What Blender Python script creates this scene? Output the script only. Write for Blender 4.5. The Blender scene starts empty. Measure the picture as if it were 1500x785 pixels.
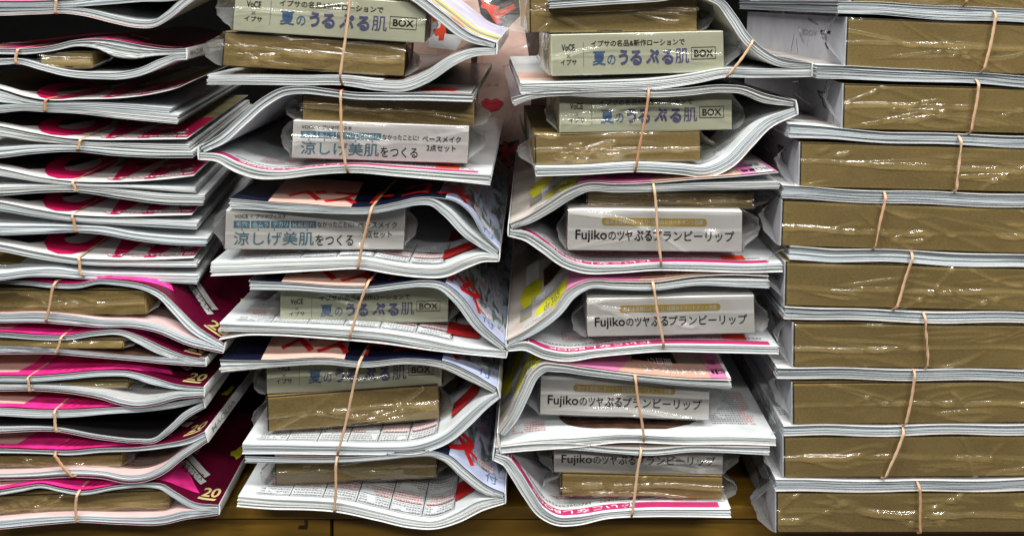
import bpy, bmesh, math, random
import numpy as np
from mathutils import Vector, Matrix

sc = bpy.context.scene
COL = sc.collection
R = math.radians

# ------------------------------------------------------------------ camera, light, exposure
S = 0.00053        # metres per photograph pixel on the front plane of the stacks
D = 0.60           # camera to front plane
CX = 780.0         # where depth lines run to in the photograph (its y is 0)
CZ = 1.17          # camera height, table top is at about 0.75

cam_d = bpy.data.cameras.new('camera'); cam = bpy.data.objects.new('camera', cam_d); COL.objects.link(cam)
cam.location = (0, -D, CZ); cam.rotation_euler = (R(90), 0, 0)
cam_d.sensor_width = 36; cam_d.lens = 36*D/(1500*S)
cam_d.shift_x = -30/1500; cam_d.shift_y = -392.5/1500
cam_d.clip_start = 0.01; cam_d.clip_end = 50
sc.camera = cam

w = bpy.data.worlds.new('World'); sc.world = w; w.use_nodes = True
w.node_tree.nodes['Background'].inputs[0].default_value = (0.95, 0.98, 1.0, 1)
w.node_tree.nodes['Background'].inputs[1].default_value = 0.055

def area(name, loc, target, sx, sy, power, col):
    l = bpy.data.lights.new(name, 'AREA'); l.shape = 'RECTANGLE'; l.size = sx; l.size_y = sy
    l.energy = power; l.color = col
    o = bpy.data.objects.new(name, l); COL.objects.link(o); o.location = loc
    o.rotation_euler = (Vector(target)-Vector(loc)).to_track_quat('-Z', 'Y').to_euler()
    return o
for i, (x, y, z, p) in enumerate([(-0.75, -0.95, 2.75, 60), (0.8, -1.1, 2.75, 60), (-0.55, -2.2, 2.75, 36), (0.85, -2.4, 2.75, 36)]):
    area('tube_or_fill_light', (x, y, z), (x, y, 0), 1.25, 0.20, p, (1.0, 0.985, 0.95))
area('tube_or_fill_light', (0.1, -0.15, 2.75), (0.1, -0.15, 0), 1.25, 0.13, 26, (1.0, 0.985, 0.95))  # extra lamp added to brighten the upright magazine, no source seen there

sc.view_settings.view_transform = 'Standard'; sc.view_settings.look = 'None'
sc.view_settings.exposure = -0.08; sc.view_settings.gamma = 1
sc.render.engine = 'CYCLES'
cy = sc.cycles
cy.use_denoising = True
try: cy.denoiser = 'OPENIMAGEDENOISE'
except Exception: pass
cy.max_bounces = 8; cy.diffuse_bounces = 3; cy.glossy_bounces = 3; cy.transmission_bounces = 4
cy.transparent_max_bounces = 24; cy.sample_clamp_indirect = 4
cy.caustics_reflective = False; cy.caustics_refractive = False

# ------------------------------------------------------------------ materials
MATS = {}
def nodes(name):
    m = bpy.data.materials.new(name); m.use_nodes = True
    nt = m.node_tree; b = nt.nodes['Principled BSDF']
    MATS[name] = m
    return m, nt, b
def N(nt, t, **kw):
    n = nt.nodes.new(t)
    for k, v in kw.items():
        if k.startswith('i_'): n.inputs[int(k[2:])].default_value = v
        else: setattr(n, k, v)
    return n
def ramp(nt, fac, stops):
    r = nt.nodes.new('ShaderNodeValToRGB'); e = r.color_ramp.elements
    while len(e) > 1: e.remove(e[-1])
    e[0].position = stops[0][0]; e[0].color = (*stops[0][1], 1)
    for p, c in stops[1:]:
        x = e.new(p); x.color = (*c, 1)
    nt.links.new(fac, r.inputs[0]); return r.outputs[0]
def math_n(nt, op, a, b=None):
    n = nt.nodes.new('ShaderNodeMath'); n.operation = op
    for i, v in enumerate((a, b)):
        if v is None: continue
        if isinstance(v, (int, float)): n.inputs[i].default_value = v
        else: nt.links.new(v, n.inputs[i])
    return n.outputs[0]

def edge_mat(name, lo, hi, dark=0.25):
    m, nt, b = nodes(name)
    uv = N(nt, 'ShaderNodeUVMap'); mp = N(nt, 'ShaderNodeMapping')
    mp.inputs['Scale'].default_value = (7, 1500, 1)
    nt.links.new(uv.outputs[0], mp.inputs[0])
    oi = N(nt, 'ShaderNodeObjectInfo')
    cb = N(nt, 'ShaderNodeCombineXYZ'); nt.links.new(math_n(nt, 'MULTIPLY', oi.outputs['Random'], 90), cb.inputs[2])
    nt.links.new(cb.outputs[0], mp.inputs['Location'])
    n1 = N(nt, 'ShaderNodeTexNoise'); n1.inputs['Scale'].default_value = 1; n1.inputs['Detail'].default_value = 2
    nt.links.new(mp.outputs[0], n1.inputs['Vector'])
    c = ramp(nt, n1.outputs[0], [(0.33, tuple(dark*x for x in hi)), (0.42, lo), (0.52, hi), (1, hi)])
    nt.links.new(c, b.inputs['Base Color']); b.inputs['Roughness'].default_value = 0.62
    bp = N(nt, 'ShaderNodeBump'); bp.inputs['Strength'].default_value = 0.25; bp.inputs['Distance'].default_value = 0.0004
    nt.links.new(n1.outputs[0], bp.inputs['Height']); nt.links.new(bp.outputs[0], b.inputs['Normal'])
    return m
edge_mat('page_edge', (0.34, 0.37, 0.38), (0.66, 0.69, 0.69))
edge_mat('page_edge_cool', (0.30, 0.35, 0.38), (0.58, 0.64, 0.67))
edge_mat('page_edge_grey', (0.22, 0.24, 0.24), (0.46, 0.49, 0.48))
edge_mat('page_edge_warm', (0.36, 0.36, 0.33), (0.66, 0.65, 0.62))
edge_mat('page_edge_dull', (0.20, 0.22, 0.24), (0.38, 0.41, 0.44))

def flat(name, col, rough=0.35, spec=0.5, var=0.10, scale=60):
    m, nt, b = nodes(name)
    tc = N(nt, 'ShaderNodeTexCoord'); n1 = N(nt, 'ShaderNodeTexNoise')
    n1.inputs['Scale'].default_value = scale; n1.inputs['Detail'].default_value = 3
    nt.links.new(tc.outputs['Object'], n1.inputs['Vector'])
    c = ramp(nt, n1.outputs[0], [(0.3, tuple(x*(1-var) for x in col)), (0.7, tuple(min(1, x*(1+var)) for x in col))])
    nt.links.new(c, b.inputs['Base Color'])
    b.inputs['Roughness'].default_value = rough; b.inputs['Specular IOR Level'].default_value = spec
    return m
flat('paper_white', (0.60, 0.63, 0.64), 0.38)
flat('paper_blush', (0.66, 0.47, 0.46), 0.4)
flat('paper_grey', (0.45, 0.45, 0.44), 0.4)
flat('cover_white', (0.70, 0.69, 0.68), 0.3)
flat('cover_maroon', (0.075, 0.002, 0.016), 0.25, var=0.25, scale=25)
flat('cover_navy', (0.007, 0.009, 0.026), 0.25, var=0.4, scale=20)
flat('cover_lilac', (0.42, 0.46, 0.62), 0.3, var=0.35, scale=30)
flat('cover_taupe', (0.46, 0.41, 0.37), 0.3, var=0.40, scale=26)
flat('ink_magenta', (0.56, 0.008, 0.09), 0.3)
flat('ink_band', (0.44, 0.03, 0.13), 0.3)
flat('ink_hotpink', (0.80, 0.030, 0.24), 0.3, var=0.35, scale=70)
flat('ink_pink', (0.70, 0.22, 0.42), 0.3)
flat('ink_skin', (0.72, 0.44, 0.38), 0.3)
flat('ink_peach', (0.66, 0.40, 0.30), 0.3)
flat('ink_pale', (0.76, 0.50, 0.42), 0.3)
flat('ink_red', (0.60, 0.015, 0.018), 0.3)
flat('ink_orange', (0.80, 0.07, 0.025), 0.3)
flat('ink_brick', (0.38, 0.02, 0.02), 0.3)
flat('ink_yellow', (0.62, 0.60, 0.03), 0.3)
flat('ink_olive', (0.22, 0.20, 0.11), 0.3, var=0.5, scale=40)
flat('ink_green', (0.05, 0.09, 0.05), 0.3, var=0.5)
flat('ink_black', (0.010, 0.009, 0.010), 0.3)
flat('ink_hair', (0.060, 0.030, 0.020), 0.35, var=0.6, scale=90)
flat('ink_grey', (0.25, 0.25, 0.25), 0.3)
flat('ink_white', (0.78, 0.78, 0.78), 0.3)
flat('ink_gold', (0.50, 0.40, 0.17), 0.3)
flat('ink_pill', (0.52, 0.36, 0.09), 0.35)
flat('ink_blue', (0.09, 0.17, 0.33), 0.4)
flat('ink_indigo', (0.13, 0.13, 0.26), 0.4)
flat('ink_teal', (0.10, 0.23, 0.30), 0.4)
flat('ink_lip', (0.75, 0.05, 0.08), 0.3)
flat('carton_green', (0.64, 0.64, 0.46), 0.42, var=0.03)
flat('carton_white', (0.76, 0.73, 0.69), 0.42, var=0.03)
flat('carton_side', (0.42, 0.43, 0.46), 0.4, var=0.15, scale=30)
flat('floor_dark', (0.05, 0.045, 0.04), 0.7, 0.1)
flat('wall_dark', (0.004, 0.004, 0.004), 0.9, 0.0)
flat('slot_dark', (0.02, 0.016, 0.01), 0.8)

def small_print(name, paper, ink, line=0.0030):
    m, nt, b = nodes(name)
    uv = N(nt, 'ShaderNodeUVMap'); sp = N(nt, 'ShaderNodeSeparateXYZ'); nt.links.new(uv.outputs[0], sp.inputs[0])
    row = math_n(nt, 'LESS_THAN', math_n(nt, 'FRACT', math_n(nt, 'DIVIDE', sp.outputs[1], line)), 0.62)
    ch = math_n(nt, 'LESS_THAN', math_n(nt, 'FRACT', math_n(nt, 'DIVIDE', sp.outputs[0], line*0.75)), 0.84)
    n1 = N(nt, 'ShaderNodeTexNoise'); n1.inputs['Scale'].default_value = 1300; n1.inputs['Detail'].default_value = 1
    nt.links.new(uv.outputs[0], n1.inputs['Vector'])
    nz = math_n(nt, 'GREATER_THAN', n1.outputs[0], 0.47)
    n2 = N(nt, 'ShaderNodeTexNoise'); n2.inputs['Scale'].default_value = 75
    nt.links.new(uv.outputs[0], n2.inputs['Vector'])
    gap = math_n(nt, 'GREATER_THAN', n2.outputs[0], 0.42)
    f = math_n(nt, 'MULTIPLY', math_n(nt, 'MULTIPLY', row, ch), math_n(nt, 'MULTIPLY', nz, gap))
    mx = N(nt, 'ShaderNodeMixRGB'); mx.inputs[1].default_value = (*paper, 1); mx.inputs[2].default_value = (*ink, 1)
    nt.links.new(f, mx.inputs[0]); nt.links.new(mx.outputs[0], b.inputs['Base Color'])
    b.inputs['Roughness'].default_value = 0.38
small_print('print_grey', (0.60, 0.63, 0.64), (0.10, 0.10, 0.11))
small_print('print_red', (0.60, 0.63, 0.64), (0.45, 0.05, 0.04))
small_print('print_black', (0.60, 0.63, 0.64), (0.02, 0.02, 0.02), 0.0040)
small_print('print_on_maroon', (0.20, 0.03, 0.06), (0.60, 0.35, 0.35), 0.0050)
small_print('print_on_taupe', (0.30, 0.20, 0.17), (0.12, 0.07, 0.06), 0.0040)

def smudge():
    m, nt, b = nodes('cover_smudge')
    uv = N(nt, 'ShaderNodeUVMap'); mp = N(nt, 'ShaderNodeMapping'); mp.inputs['Scale'].default_value = (120, 38, 1); mp.inputs['Rotation'].default_value = (0, 0, 0.5)
    nt.links.new(uv.outputs[0], mp.inputs[0])
    n1 = N(nt, 'ShaderNodeTexNoise'); n1.inputs['Scale'].default_value = 1.1; n1.inputs['Detail'].default_value = 5; n1.inputs['Distortion'].default_value = 0.8
    nt.links.new(mp.outputs[0], n1.inputs['Vector'])
    c = ramp(nt, n1.outputs[0], [(0.25, (0.02, 0.02, 0.03)), (0.38, (0.12, 0.13, 0.15)), (0.43, (0.12, 0.17, 0.12)), (0.49, (0.32, 0.36, 0.45)), (0.58, (0.40, 0.44, 0.60)), (0.645, (0.40, 0.18, 0.20)), (0.67, (0.34, 0.34, 0.40)), (0.8, (0.10, 0.10, 0.12))])
    nt.links.new(c, b.inputs['Base Color']); b.inputs['Roughness'].default_value = 0.28
smudge()
def cardboard():
    m, nt, b = nodes('cardboard')
    tc = N(nt, 'ShaderNodeTexCoord'); mp = N(nt, 'ShaderNodeMapping'); mp.inputs['Scale'].default_value = (1, 1, 2.2)
    nt.links.new(tc.outputs['Object'], mp.inputs[0])
    a = N(nt, 'ShaderNodeTexNoise'); a.inputs['Scale'].default_value = 420; a.inputs['Detail'].default_value = 8; a.inputs['Roughness'].default_value = 0.7
    c = N(nt, 'ShaderNodeTexNoise'); c.inputs['Scale'].default_value = 22; c.inputs['Detail'].default_value = 4
    nt.links.new(mp.outputs[0], a.inputs['Vector']); nt.links.new(tc.outputs['Object'], c.inputs['Vector'])
    c1 = ramp(nt, a.outputs[0], [(0.30, (0.24, 0.165, 0.052)), (0.5, (0.33, 0.230, 0.077)), (0.70, (0.41, 0.295, 0.108))])
    c2 = ramp(nt, c.outputs[0], [(0.3, (0.86, 0.84, 0.82)), (0.7, (1.05, 1.04, 1.02))])
    mx = N(nt, 'ShaderNodeMixRGB'); mx.blend_type = 'MULTIPLY'; mx.inputs[0].default_value = 1
    nt.links.new(c1, mx.inputs[1]); nt.links.new(c2, mx.inputs[2]); nt.links.new(mx.outputs[0], b.inputs['Base Color'])
    b.inputs['Roughness'].default_value = 0.75
    bp = N(nt, 'ShaderNodeBump'); bp.inputs['Strength'].default_value = 0.15; bp.inputs['Distance'].default_value = 0.0005
    nt.links.new(a.outputs[0], bp.inputs['Height']); nt.links.new(bp.outputs[0], b.inputs['Normal'])
cardboard()

def film(name, haze, bump):
    m = bpy.data.materials.new(name); m.use_nodes = True; nt = m.node_tree; MATS[name] = m
    nt.nodes.clear()
    out = N(nt, 'ShaderNodeOutputMaterial'); mix = N(nt, 'ShaderNodeMixShader')
    tr = N(nt, 'ShaderNodeBsdfTransparent'); tr.inputs[0].default_value = (0.955, 0.96, 0.96, 1)
    gl = N(nt, 'ShaderNodeBsdfGlossy'); gl.inputs['Roughness'].default_value = 0.065
    gl.inputs['Color'].default_value = (1, 1, 1, 1)
    fr = N(nt, 'ShaderNodeFresnel'); fr.inputs[0].default_value = 1.55
    tc = N(nt, 'ShaderNodeTexCoord')
    n1 = N(nt, 'ShaderNodeTexNoise'); n1.inputs['Scale'].default_value = 38; n1.inputs['Detail'].default_value = 1.5; n1.inputs['Distortion'].default_value = 1.2
    nt.links.new(tc.outputs['Object'], n1.inputs['Vector'])
    rid = math_n(nt, 'ABSOLUTE', math_n(nt, 'SUBTRACT', n1.outputs[0], 0.5))
    bp = N(nt, 'ShaderNodeBump'); bp.inputs['Strength'].default_value = bump; bp.inputs['Distance'].default_value = 0.006
    nt.links.new(rid, bp.inputs['Height'])
    nt.links.new(bp.outputs[0], gl.inputs['Normal']); nt.links.new(bp.outputs[0], fr.inputs['Normal'])
    f = math_n(nt, 'MINIMUM', math_n(nt, 'ADD', math_n(nt, 'MULTIPLY', fr.outputs[0], 1.25), 0.0), 0.6)
    g2 = N(nt, 'ShaderNodeBsdfGlossy'); g2.inputs['Roughness'].default_value = 0.24; nt.links.new(bp.outputs[0], g2.inputs['Normal'])
    gm = N(nt, 'ShaderNodeMixShader'); gm.inputs[0].default_value = 0.42; nt.links.new(gl.outputs[0], gm.inputs[1]); nt.links.new(g2.outputs[0], gm.inputs[2])
    nt.links.new(f, mix.inputs[0]); nt.links.new(tr.outputs[0], mix.inputs[1]); nt.links.new(gm.outputs[0], mix.inputs[2])
    if haze:
        df = N(nt, 'ShaderNodeBsdfDiffuse'); df.inputs[0].default_value = (0.75, 0.77, 0.78, 1)
        m2 = N(nt, 'ShaderNodeMixShader'); m2.inputs[0].default_value = haze
        nt.links.new(mix.outputs[0], m2.inputs[1]); nt.links.new(df.outputs[0], m2.inputs[2]); nt.links.new(m2.outputs[0], out.inputs[0])
    else:
        nt.links.new(mix.outputs[0], out.inputs[0])
film('clear_film', 0.0, 0.12)
film('film_fold', 0.11, 0.5)

def rubber():
    m, nt, b = nodes('rubber')
    oi = N(nt, 'ShaderNodeObjectInfo')
    c = ramp(nt, oi.outputs['Random'], [(0, (0.44, 0.27, 0.15)), (0.5, (0.50, 0.34, 0.22)), (1, (0.38, 0.19, 0.09))])
    nt.links.new(c, b.inputs['Base Color']); b.inputs['Roughness'].default_value = 0.5
    b.inputs['Subsurface Weight'].default_value = 0.0
rubber()

def wood():
    m, nt, b = nodes('table_wood')
    tc = N(nt, 'ShaderNodeTexCoord'); mp = N(nt, 'ShaderNodeMapping'); mp.inputs['Scale'].default_value = (1.6, 14, 14)
    nt.links.new(tc.outputs['Object'], mp.inputs[0])
    a = N(nt, 'ShaderNodeTexNoise'); a.inputs['Scale'].default_value = 7; a.inputs['Detail'].default_value = 6; a.inputs['Distortion'].default_value = 0.6
    nt.links.new(mp.outputs[0], a.inputs['Vector'])
    c = ramp(nt, a.outputs[0], [(0.28, (0.15, 0.078, 0.008)), (0.5, (0.22, 0.120, 0.014)), (0.75, (0.28, 0.160, 0.022))])
    nt.links.new(c, b.inputs['Base Color']); b.inputs['Roughness'].default_value = 0.32
wood()

# ------------------------------------------------------------------ mesh helpers
def smooth_by(o, on):
    if on: o.data.polygons.foreach_set('use_smooth', [True]*len(o.data.polygons))

class MB:
    def __init__(s): s.v = []; s.f = []; s.m = []; s.uv = []; s.mats = []
    def mi(s, mat):
        if mat not in s.mats: s.mats.append(mat)
        return s.mats.index(mat)
    def add(s, verts, faces, mat, uvs=None):
        o = len(s.v); s.v += verts; k = s.mi(mat)
        for i, f in enumerate(faces):
            s.f.append([o+j for j in f]); s.m.append(k)
            s.uv.append([uvs[j] for j in f] if uvs else [(0, 0)]*len(f))
    def box(s, lo, hi, mat, T=None):
        (x0, y0, z0), (x1, y1, z1) = lo, hi
        vs = [(x, y, z) for z in (z0, z1) for y in (y0, y1) for x in (x0, x1)]
        if T: vs = [T(*v) for v in vs]
        s.add(vs, [(0, 2, 3, 1), (4, 5, 7, 6), (0, 1, 5, 4), (2, 6, 7, 3), (0, 4, 6, 2), (1, 3, 7, 5)], mat)
    def grid(s, vs, nx, ny, mat, uvs=None):
        s.add(vs, [(j*nx+i, j*nx+i+1, (j+1)*nx+i+1, (j+1)*nx+i) for j in range(ny-1) for i in range(nx-1)], mat, uvs)
    def build(s, name, parent=None, smooth=False, loc=None):
        me = bpy.data.meshes.new(name); me.from_pydata(s.v, [], s.f)
        for m in s.mats: me.materials.append(MATS[m])
        me.polygons.foreach_set('material_index', s.m)
        ul = me.uv_layers.new(name='UVMap')
        ul.data.foreach_set('uv', [c for f in s.uv for p in f for c in p])
        me.update()
        o = bpy.data.objects.new(name, me); COL.objects.link(o)
        if parent: o.parent = parent
        if loc: o.location = loc
        if smooth: smooth_by(o, True)
        return o

class Frame:
    """a plane in the room: rotated by yaw (and pitch) about its origin, where a ray through pixel (ox, oy) meets depth Y"""
    def __init__(s, ox, oy, Y=0.0, yaw=0.0, pitch=0.0, O=None):
        s.R = Matrix.Rotation(yaw, 3, 'Z') @ Matrix.Rotation(pitch, 3, 'X'); s.Ri = s.R.transposed()
        s.yaw, s.pitch = yaw, pitch
        k = (D+Y)/D
        s.O = O if O is not None else Vector(((ox-CX)*S*k, Y, CZ-oy*S*k))
        s.C = Vector((0, -D, CZ)); s.n = s.R @ Vector((0, 1, 0))
    def at(s, px, py, r=0.0):
        d = Vector(((px-CX)*S, D, -py*S))
        t = s.n.dot(s.O + s.n*r - s.C)/s.n.dot(d)
        return s.Ri @ (s.C + d*t - s.O)          # local x, depth r, local z
    def sub(s, px, py, r=0.0):
        return Frame(0, 0, yaw=s.yaw, pitch=s.pitch, O=s.O + s.R @ s.at(px, py, r))

def thing(name, label, cat, fr, group=None):
    o = bpy.data.objects.new(name, None); COL.objects.link(o); o.empty_display_size = 0.02
    o.location = fr.O; o.rotation_euler = (fr.pitch, 0, fr.yaw)
    o['label'] = label; o['category'] = cat
    if group: o['group'] = group
    return o

def catmull(pts, step):
    """pts: tuples (any length), first two in metres; resample to about `step` spacing"""
    P = [np.array(p, float) for p in pts]
    P = [2*P[0]-P[1]] + P + [2*P[-1]-P[-2]]
    out = []
    for i in range(1, len(P)-2):
        p0, p1, p2, p3 = P[i-1], P[i], P[i+1], P[i+2]
        L = np.hypot(*(p2-p1)[:2]); n = max(1, int(math.ceil(L/step)))
        # centripetal-style tangents
        d0 = max(1e-6, np.hypot(*(p1-p0)[:2])); d2 = max(1e-6, np.hypot(*(p3-p2)[:2])); L = max(L, 1e-6)
        m1 = ((p1-p0)/d0*L + (p2-p1)/L*d0)/(L+d0)*L
        m2 = ((p2-p1)/L*d2 + (p3-p2)/d2*L)/(L+d2)*L
        for k in range(n):
            t = k/n
            out.append((2*t**3-3*t*t+1)*p1 + (t**3-2*t*t+t)*m1 + (-2*t**3+3*t*t)*p2 + (t**3-t*t)*m2)
    out.append(P[-2])
    return np.array(out)

class Prof:
    """a curve seen end on: local (x, z), thickness below it, arc length and source pixel x"""
    def __init__(s, fr, pts, step=0.0028, r=0.0, wob=0.0, seed=0):
        L = []
        for p in pts:
            q = fr.at(p[0], p[1], r); L.append((q.x, q.z, p[2]*S*(D+fr.O.y)/D if len(p) > 2 else 0, p[0]))
        a = catmull(L, step)
        s.P = a[:, :2]; s.T = np.maximum(a[:, 2], 0.0003); s.px = a[:, 3]
        s.fin()
    def fin(s):
        d = np.diff(s.P, axis=0); seg = np.hypot(d[:, 0], d[:, 1]); s.s = np.concatenate([[0], np.cumsum(seg)])
        g = np.gradient(s.P, axis=0); g /= np.maximum(np.hypot(g[:, 0], g[:, 1])[:, None], 1e-9)
        s.dn = np.stack([g[:, 1], -g[:, 0]], 1)       # pointing down when running left to right
    def off(s, dist):
        q = Prof.__new__(Prof); q.P = s.P + s.dn*(dist if np.ndim(dist) == 0 else np.asarray(dist)[:, None]); q.T = s.T; q.px = s.px; q.fin(); return q
    def sx(s, x): return float(np.interp(x, s.px, s.s))
    def map(s, ss, d, up):
        x = np.interp(ss, s.s, s.P[:, 0]); z = np.interp(ss, s.s, s.P[:, 1])
        nx = np.interp(ss, s.s, s.dn[:, 0]); nz = np.interp(ss, s.s, s.dn[:, 1])
        return (x-nx*up, d, z-nz*up)
    def zat(s, x):
        o = np.argsort(s.P[:, 0]); return float(np.interp(x, s.P[o, 0], s.P[o, 1]))

DEPTH = 0.285
EDGES = ['page_edge', 'page_edge', 'page_edge_cool', 'page_edge_grey', 'page_edge_cool', 'page_edge_warm']

def pages(parent, pr, n=8, depth=DEPTH, seed=0, top='paper_white', fan=0.0, tone=None, gapk=1.0, name='page_block', jl=1.0, jr=1.0):
    rng = random.Random(seed); mb = MB(); K = len(pr.s); s = pr.s
    # interior boundaries wander slightly along the magazine
    bnd = []
    for k in range(n+1):
        if k in (0, n): bnd.append(np.full(K, k/n)); continue
        a, b, c = rng.uniform(0, 6), rng.uniform(0, 6), rng.uniform(25, 60)
        bnd.append(k/n + 0.13/n*(np.sin(s*c+a) + np.sin(s*c*2.7+b)) + rng.uniform(-.2, .2)/n)
    ed = tone or EDGES
    for k in range(n):
        a, c = rng.uniform(0, 6), rng.uniform(12, 45)
        gap = (0.05 + 0.11*np.clip(np.sin(s*c+a), 0, 1)**2 * rng.choice([0, 0.5, 1, 2.2]))*gapk/n
        t0 = (bnd[k])*pr.T; t1 = (bnd[k+1]-gap)*pr.T
        e = s[-1]; i0 = 0; i1 = K
        A = pr.P + pr.dn*t0[:, None]; B = pr.P + pr.dn*t1[:, None]
        ends = []
        for side in (0, -1):
            j = (jl if side == 0 else jr)*rng.uniform(-0.0009, 0.0004)
            sgn = -1 if side == 0 else 1
            tx, tz = -pr.dn[side][1], pr.dn[side][0]
            A[side] += np.array([tx, tz])*j*sgn; B[side] += np.array([tx, tz])*j*sgn
        f = rng.uniform(0, 0.0013) + fan*k; bk = depth + rng.uniform(-0.001, 0.001)
        mat = rng.choice(ed); mtop = top if k == 0 else mat
        if n >= 8 and rng.random() < 0.10: mat = 'page_edge_dull'
        Ax, Az, Bx, Bz = A[:, 0].tolist(), A[:, 1].tolist(), B[:, 0].tolist(), B[:, 1].tolist()
        sl = s.tolist(); v0 = (t0*1.0).tolist(); v1 = (t1*1.0).tolist(); seedv = k*0.05 + seed*0.37
        vs = [(Ax[i], f, Az[i]) for i in range(K)] + [(Bx[i], f, Bz[i]) for i in range(K)]
        uv = [(sl[i], v0[i]+seedv) for i in range(K)] + [(sl[i], v1[i]+seedv) for i in range(K)]
        mb.add(vs, [(K+i, K+i+1, i+1, i) for i in range(K-1)], mat, uv)
        vs = [(Ax[i], f, Az[i]) for i in range(K)] + [(Ax[i], bk, Az[i]) for i in range(K)]
        uv = [(sl[i], 0) for i in range(K)] + [(sl[i], bk) for i in range(K)]
        mb.add(vs, [(i, i+1, K+i+1, K+i) for i in range(K-1)], mtop, uv)
        vs = [(Bx[i], f, Bz[i]) for i in range(K)] + [(Bx[i], bk, Bz[i]) for i in range(K)]
        mb.add(vs, [(K+i, K+i+1, i+1, i) for i in range(K-1)], mat, uv)
        for q, fc in ((0, (0, 1, 2, 3)), (K-1, (3, 2, 1, 0))):
            mb.add([(Ax[q], f, Az[q]), (Ax[q], bk, Az[q]), (Bx[q], bk, Bz[q]), (Bx[q], f, Bz[q])], [fc], mat,
                   [(f, v0[q]+seedv), (bk, v0[q]+seedv), (bk, v1[q]+seedv), (f, v1[q]+seedv)])
    o = mb.build(name, parent); return o

def sheet(parent, pr, name, mat, th=0.00032, d0=-0.0006, d1=DEPTH, up=0.00045, edge='paper_white'):
    mb = MB(); K = len(pr.s); s = pr.s.tolist()
    A = (pr.P - pr.dn*up).tolist(); B = (pr.P - pr.dn*(up-th)).tolist()
    nd = 2
    def strip(Q0, d_0, Q1, d_1, m, flip=False):
        vs = [(q[0], d_0, q[1]) for q in Q0] + [(q[0], d_1, q[1]) for q in Q1]
        uv = [(a, d_0) for a in s] + [(a, d_1) for a in s]
        fs = [(i, i+1, K+i+1, K+i) for i in range(K-1)]
        if flip: fs = [f[::-1] for f in fs]
        mb.add(vs, fs, m, uv)
    strip(A, d0, A, d1, mat); strip(B, d0, B, d1, edge, True); strip(B, d0, A, d0, edge)
    for q in (0, K-1):
        mb.add([(A[q][0], d0, A[q][1]), (A[q][0], d1, A[q][1]), (B[q][0], d1, B[q][1]), (B[q][0], d0, B[q][1])], [(0, 1, 2, 3)], edge)
    return mb.build(name, parent, smooth=False)

TXT = {}
def text_geo(s, bold=0.0):
    k = (s, bold)
    if k in TXT: return TXT[k]
    c = bpy.data.curves.new('t', 'FONT'); c.body = s; c.resolution_u = 4; c.offset = bold
    o = bpy.data.objects.new('t', c); COL.objects.link(o)
    dg = bpy.context.evaluated_depsgraph_get(); ev = o.evaluated_get(dg); m = ev.to_mesh()
    vs = np.array([v.co[:2] for v in m.vertices]); fs = [list(p.vertices) for p in m.polygons]
    ev.to_mesh_clear(); bpy.data.objects.remove(o); bpy.data.curves.remove(c)
    lo, hi = vs.min(0), vs.max(0); vs = (vs-lo)/np.maximum(hi-lo, 1e-6)
    TXT[k] = (vs, fs); return TXT[k]

def sliced(verts2, faces, step):
    """cut a flat mesh along x every `step` so that it can follow a curve"""
    bm = bmesh.new(); vv = [bm.verts.new((float(a), float(b), 0)) for a, b in verts2]
    for f in faces:
        try: bm.faces.new([vv[i] for i in f])
        except ValueError: pass
    x0 = min(v[0] for v in verts2); x1 = max(v[0] for v in verts2)
    x = x0 + step
    while x < x1:
        bmesh.ops.bisect_plane(bm, geom=bm.verts[:]+bm.edges[:]+bm.faces[:], plane_co=(x, 0, 0), plane_no=(1, 0, 0)); x += step
    bm.verts.index_update()
    v = [(q.co.x, q.co.y) for q in bm.verts]; f = [[q.index for q in p.verts] for p in bm.faces]
    bm.free(); return v, f

def ell(x, d, rx, rd, n=20, wob=0.0, seed=1):
    rg = random.Random(seed)
    return [(x+rx*math.cos(a)*(1+rg.uniform(-wob, wob)), d+rd*math.sin(a)*(1+rg.uniform(-wob, wob))) for a in [2*math.pi*i/n for i in range(n)]]

def prints(parent, pr, items, base_up=0.0007, name='cover_print'):
    """flat print lying on a curved sheet; x in photo pixels along the front edge, depth in mm"""
    mb = MB()
    for i, it in enumerate(items):
        kind = it[0]; up = base_up + 0.00006*i
        if kind == 'rect':
            _, x0, x1, d0, d1, mat = it; n = max(2, int(abs(x1-x0)/6)+1)
            ss = np.linspace(pr.sx(x0), pr.sx(x1), n)
            v2 = [(a, d0/1000) for a in ss] + [(a, d1/1000) for a in ss]
            f = [(j, j+1, n+j+1, n+j) for j in range(n-1)]
        elif kind == 'poly':
            _, pts, mat = it
            v2 = [(pr.sx(x), d/1000) for x, d in pts]
            v2, f = sliced(v2, [list(range(len(v2)))], 0.004)
        else:
            _, txt, x0, x1, d0, d1, mat, flip, bold = it
            tv, tf = text_geo(txt, bold); s0, s1 = pr.sx(x0), pr.sx(x1)
            if flip: v2 = [(s1-a*(s1-s0), (d1-b*(d1-d0))/1000) for a, b in tv]
            else: v2 = [(s0+a*(s1-s0), (d0+b*(d1-d0))/1000) for a, b in tv]
            v2, f = sliced(v2, tf, 0.006)
        ar = np.array(v2); x, _, z = pr.map(ar[:, 0], 0, up)
        mb.add([(float(x[j]), v2[j][1], float(z[j])) for j in range(len(v2))], f, mat, v2)
    return mb.build(name, parent)

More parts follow.
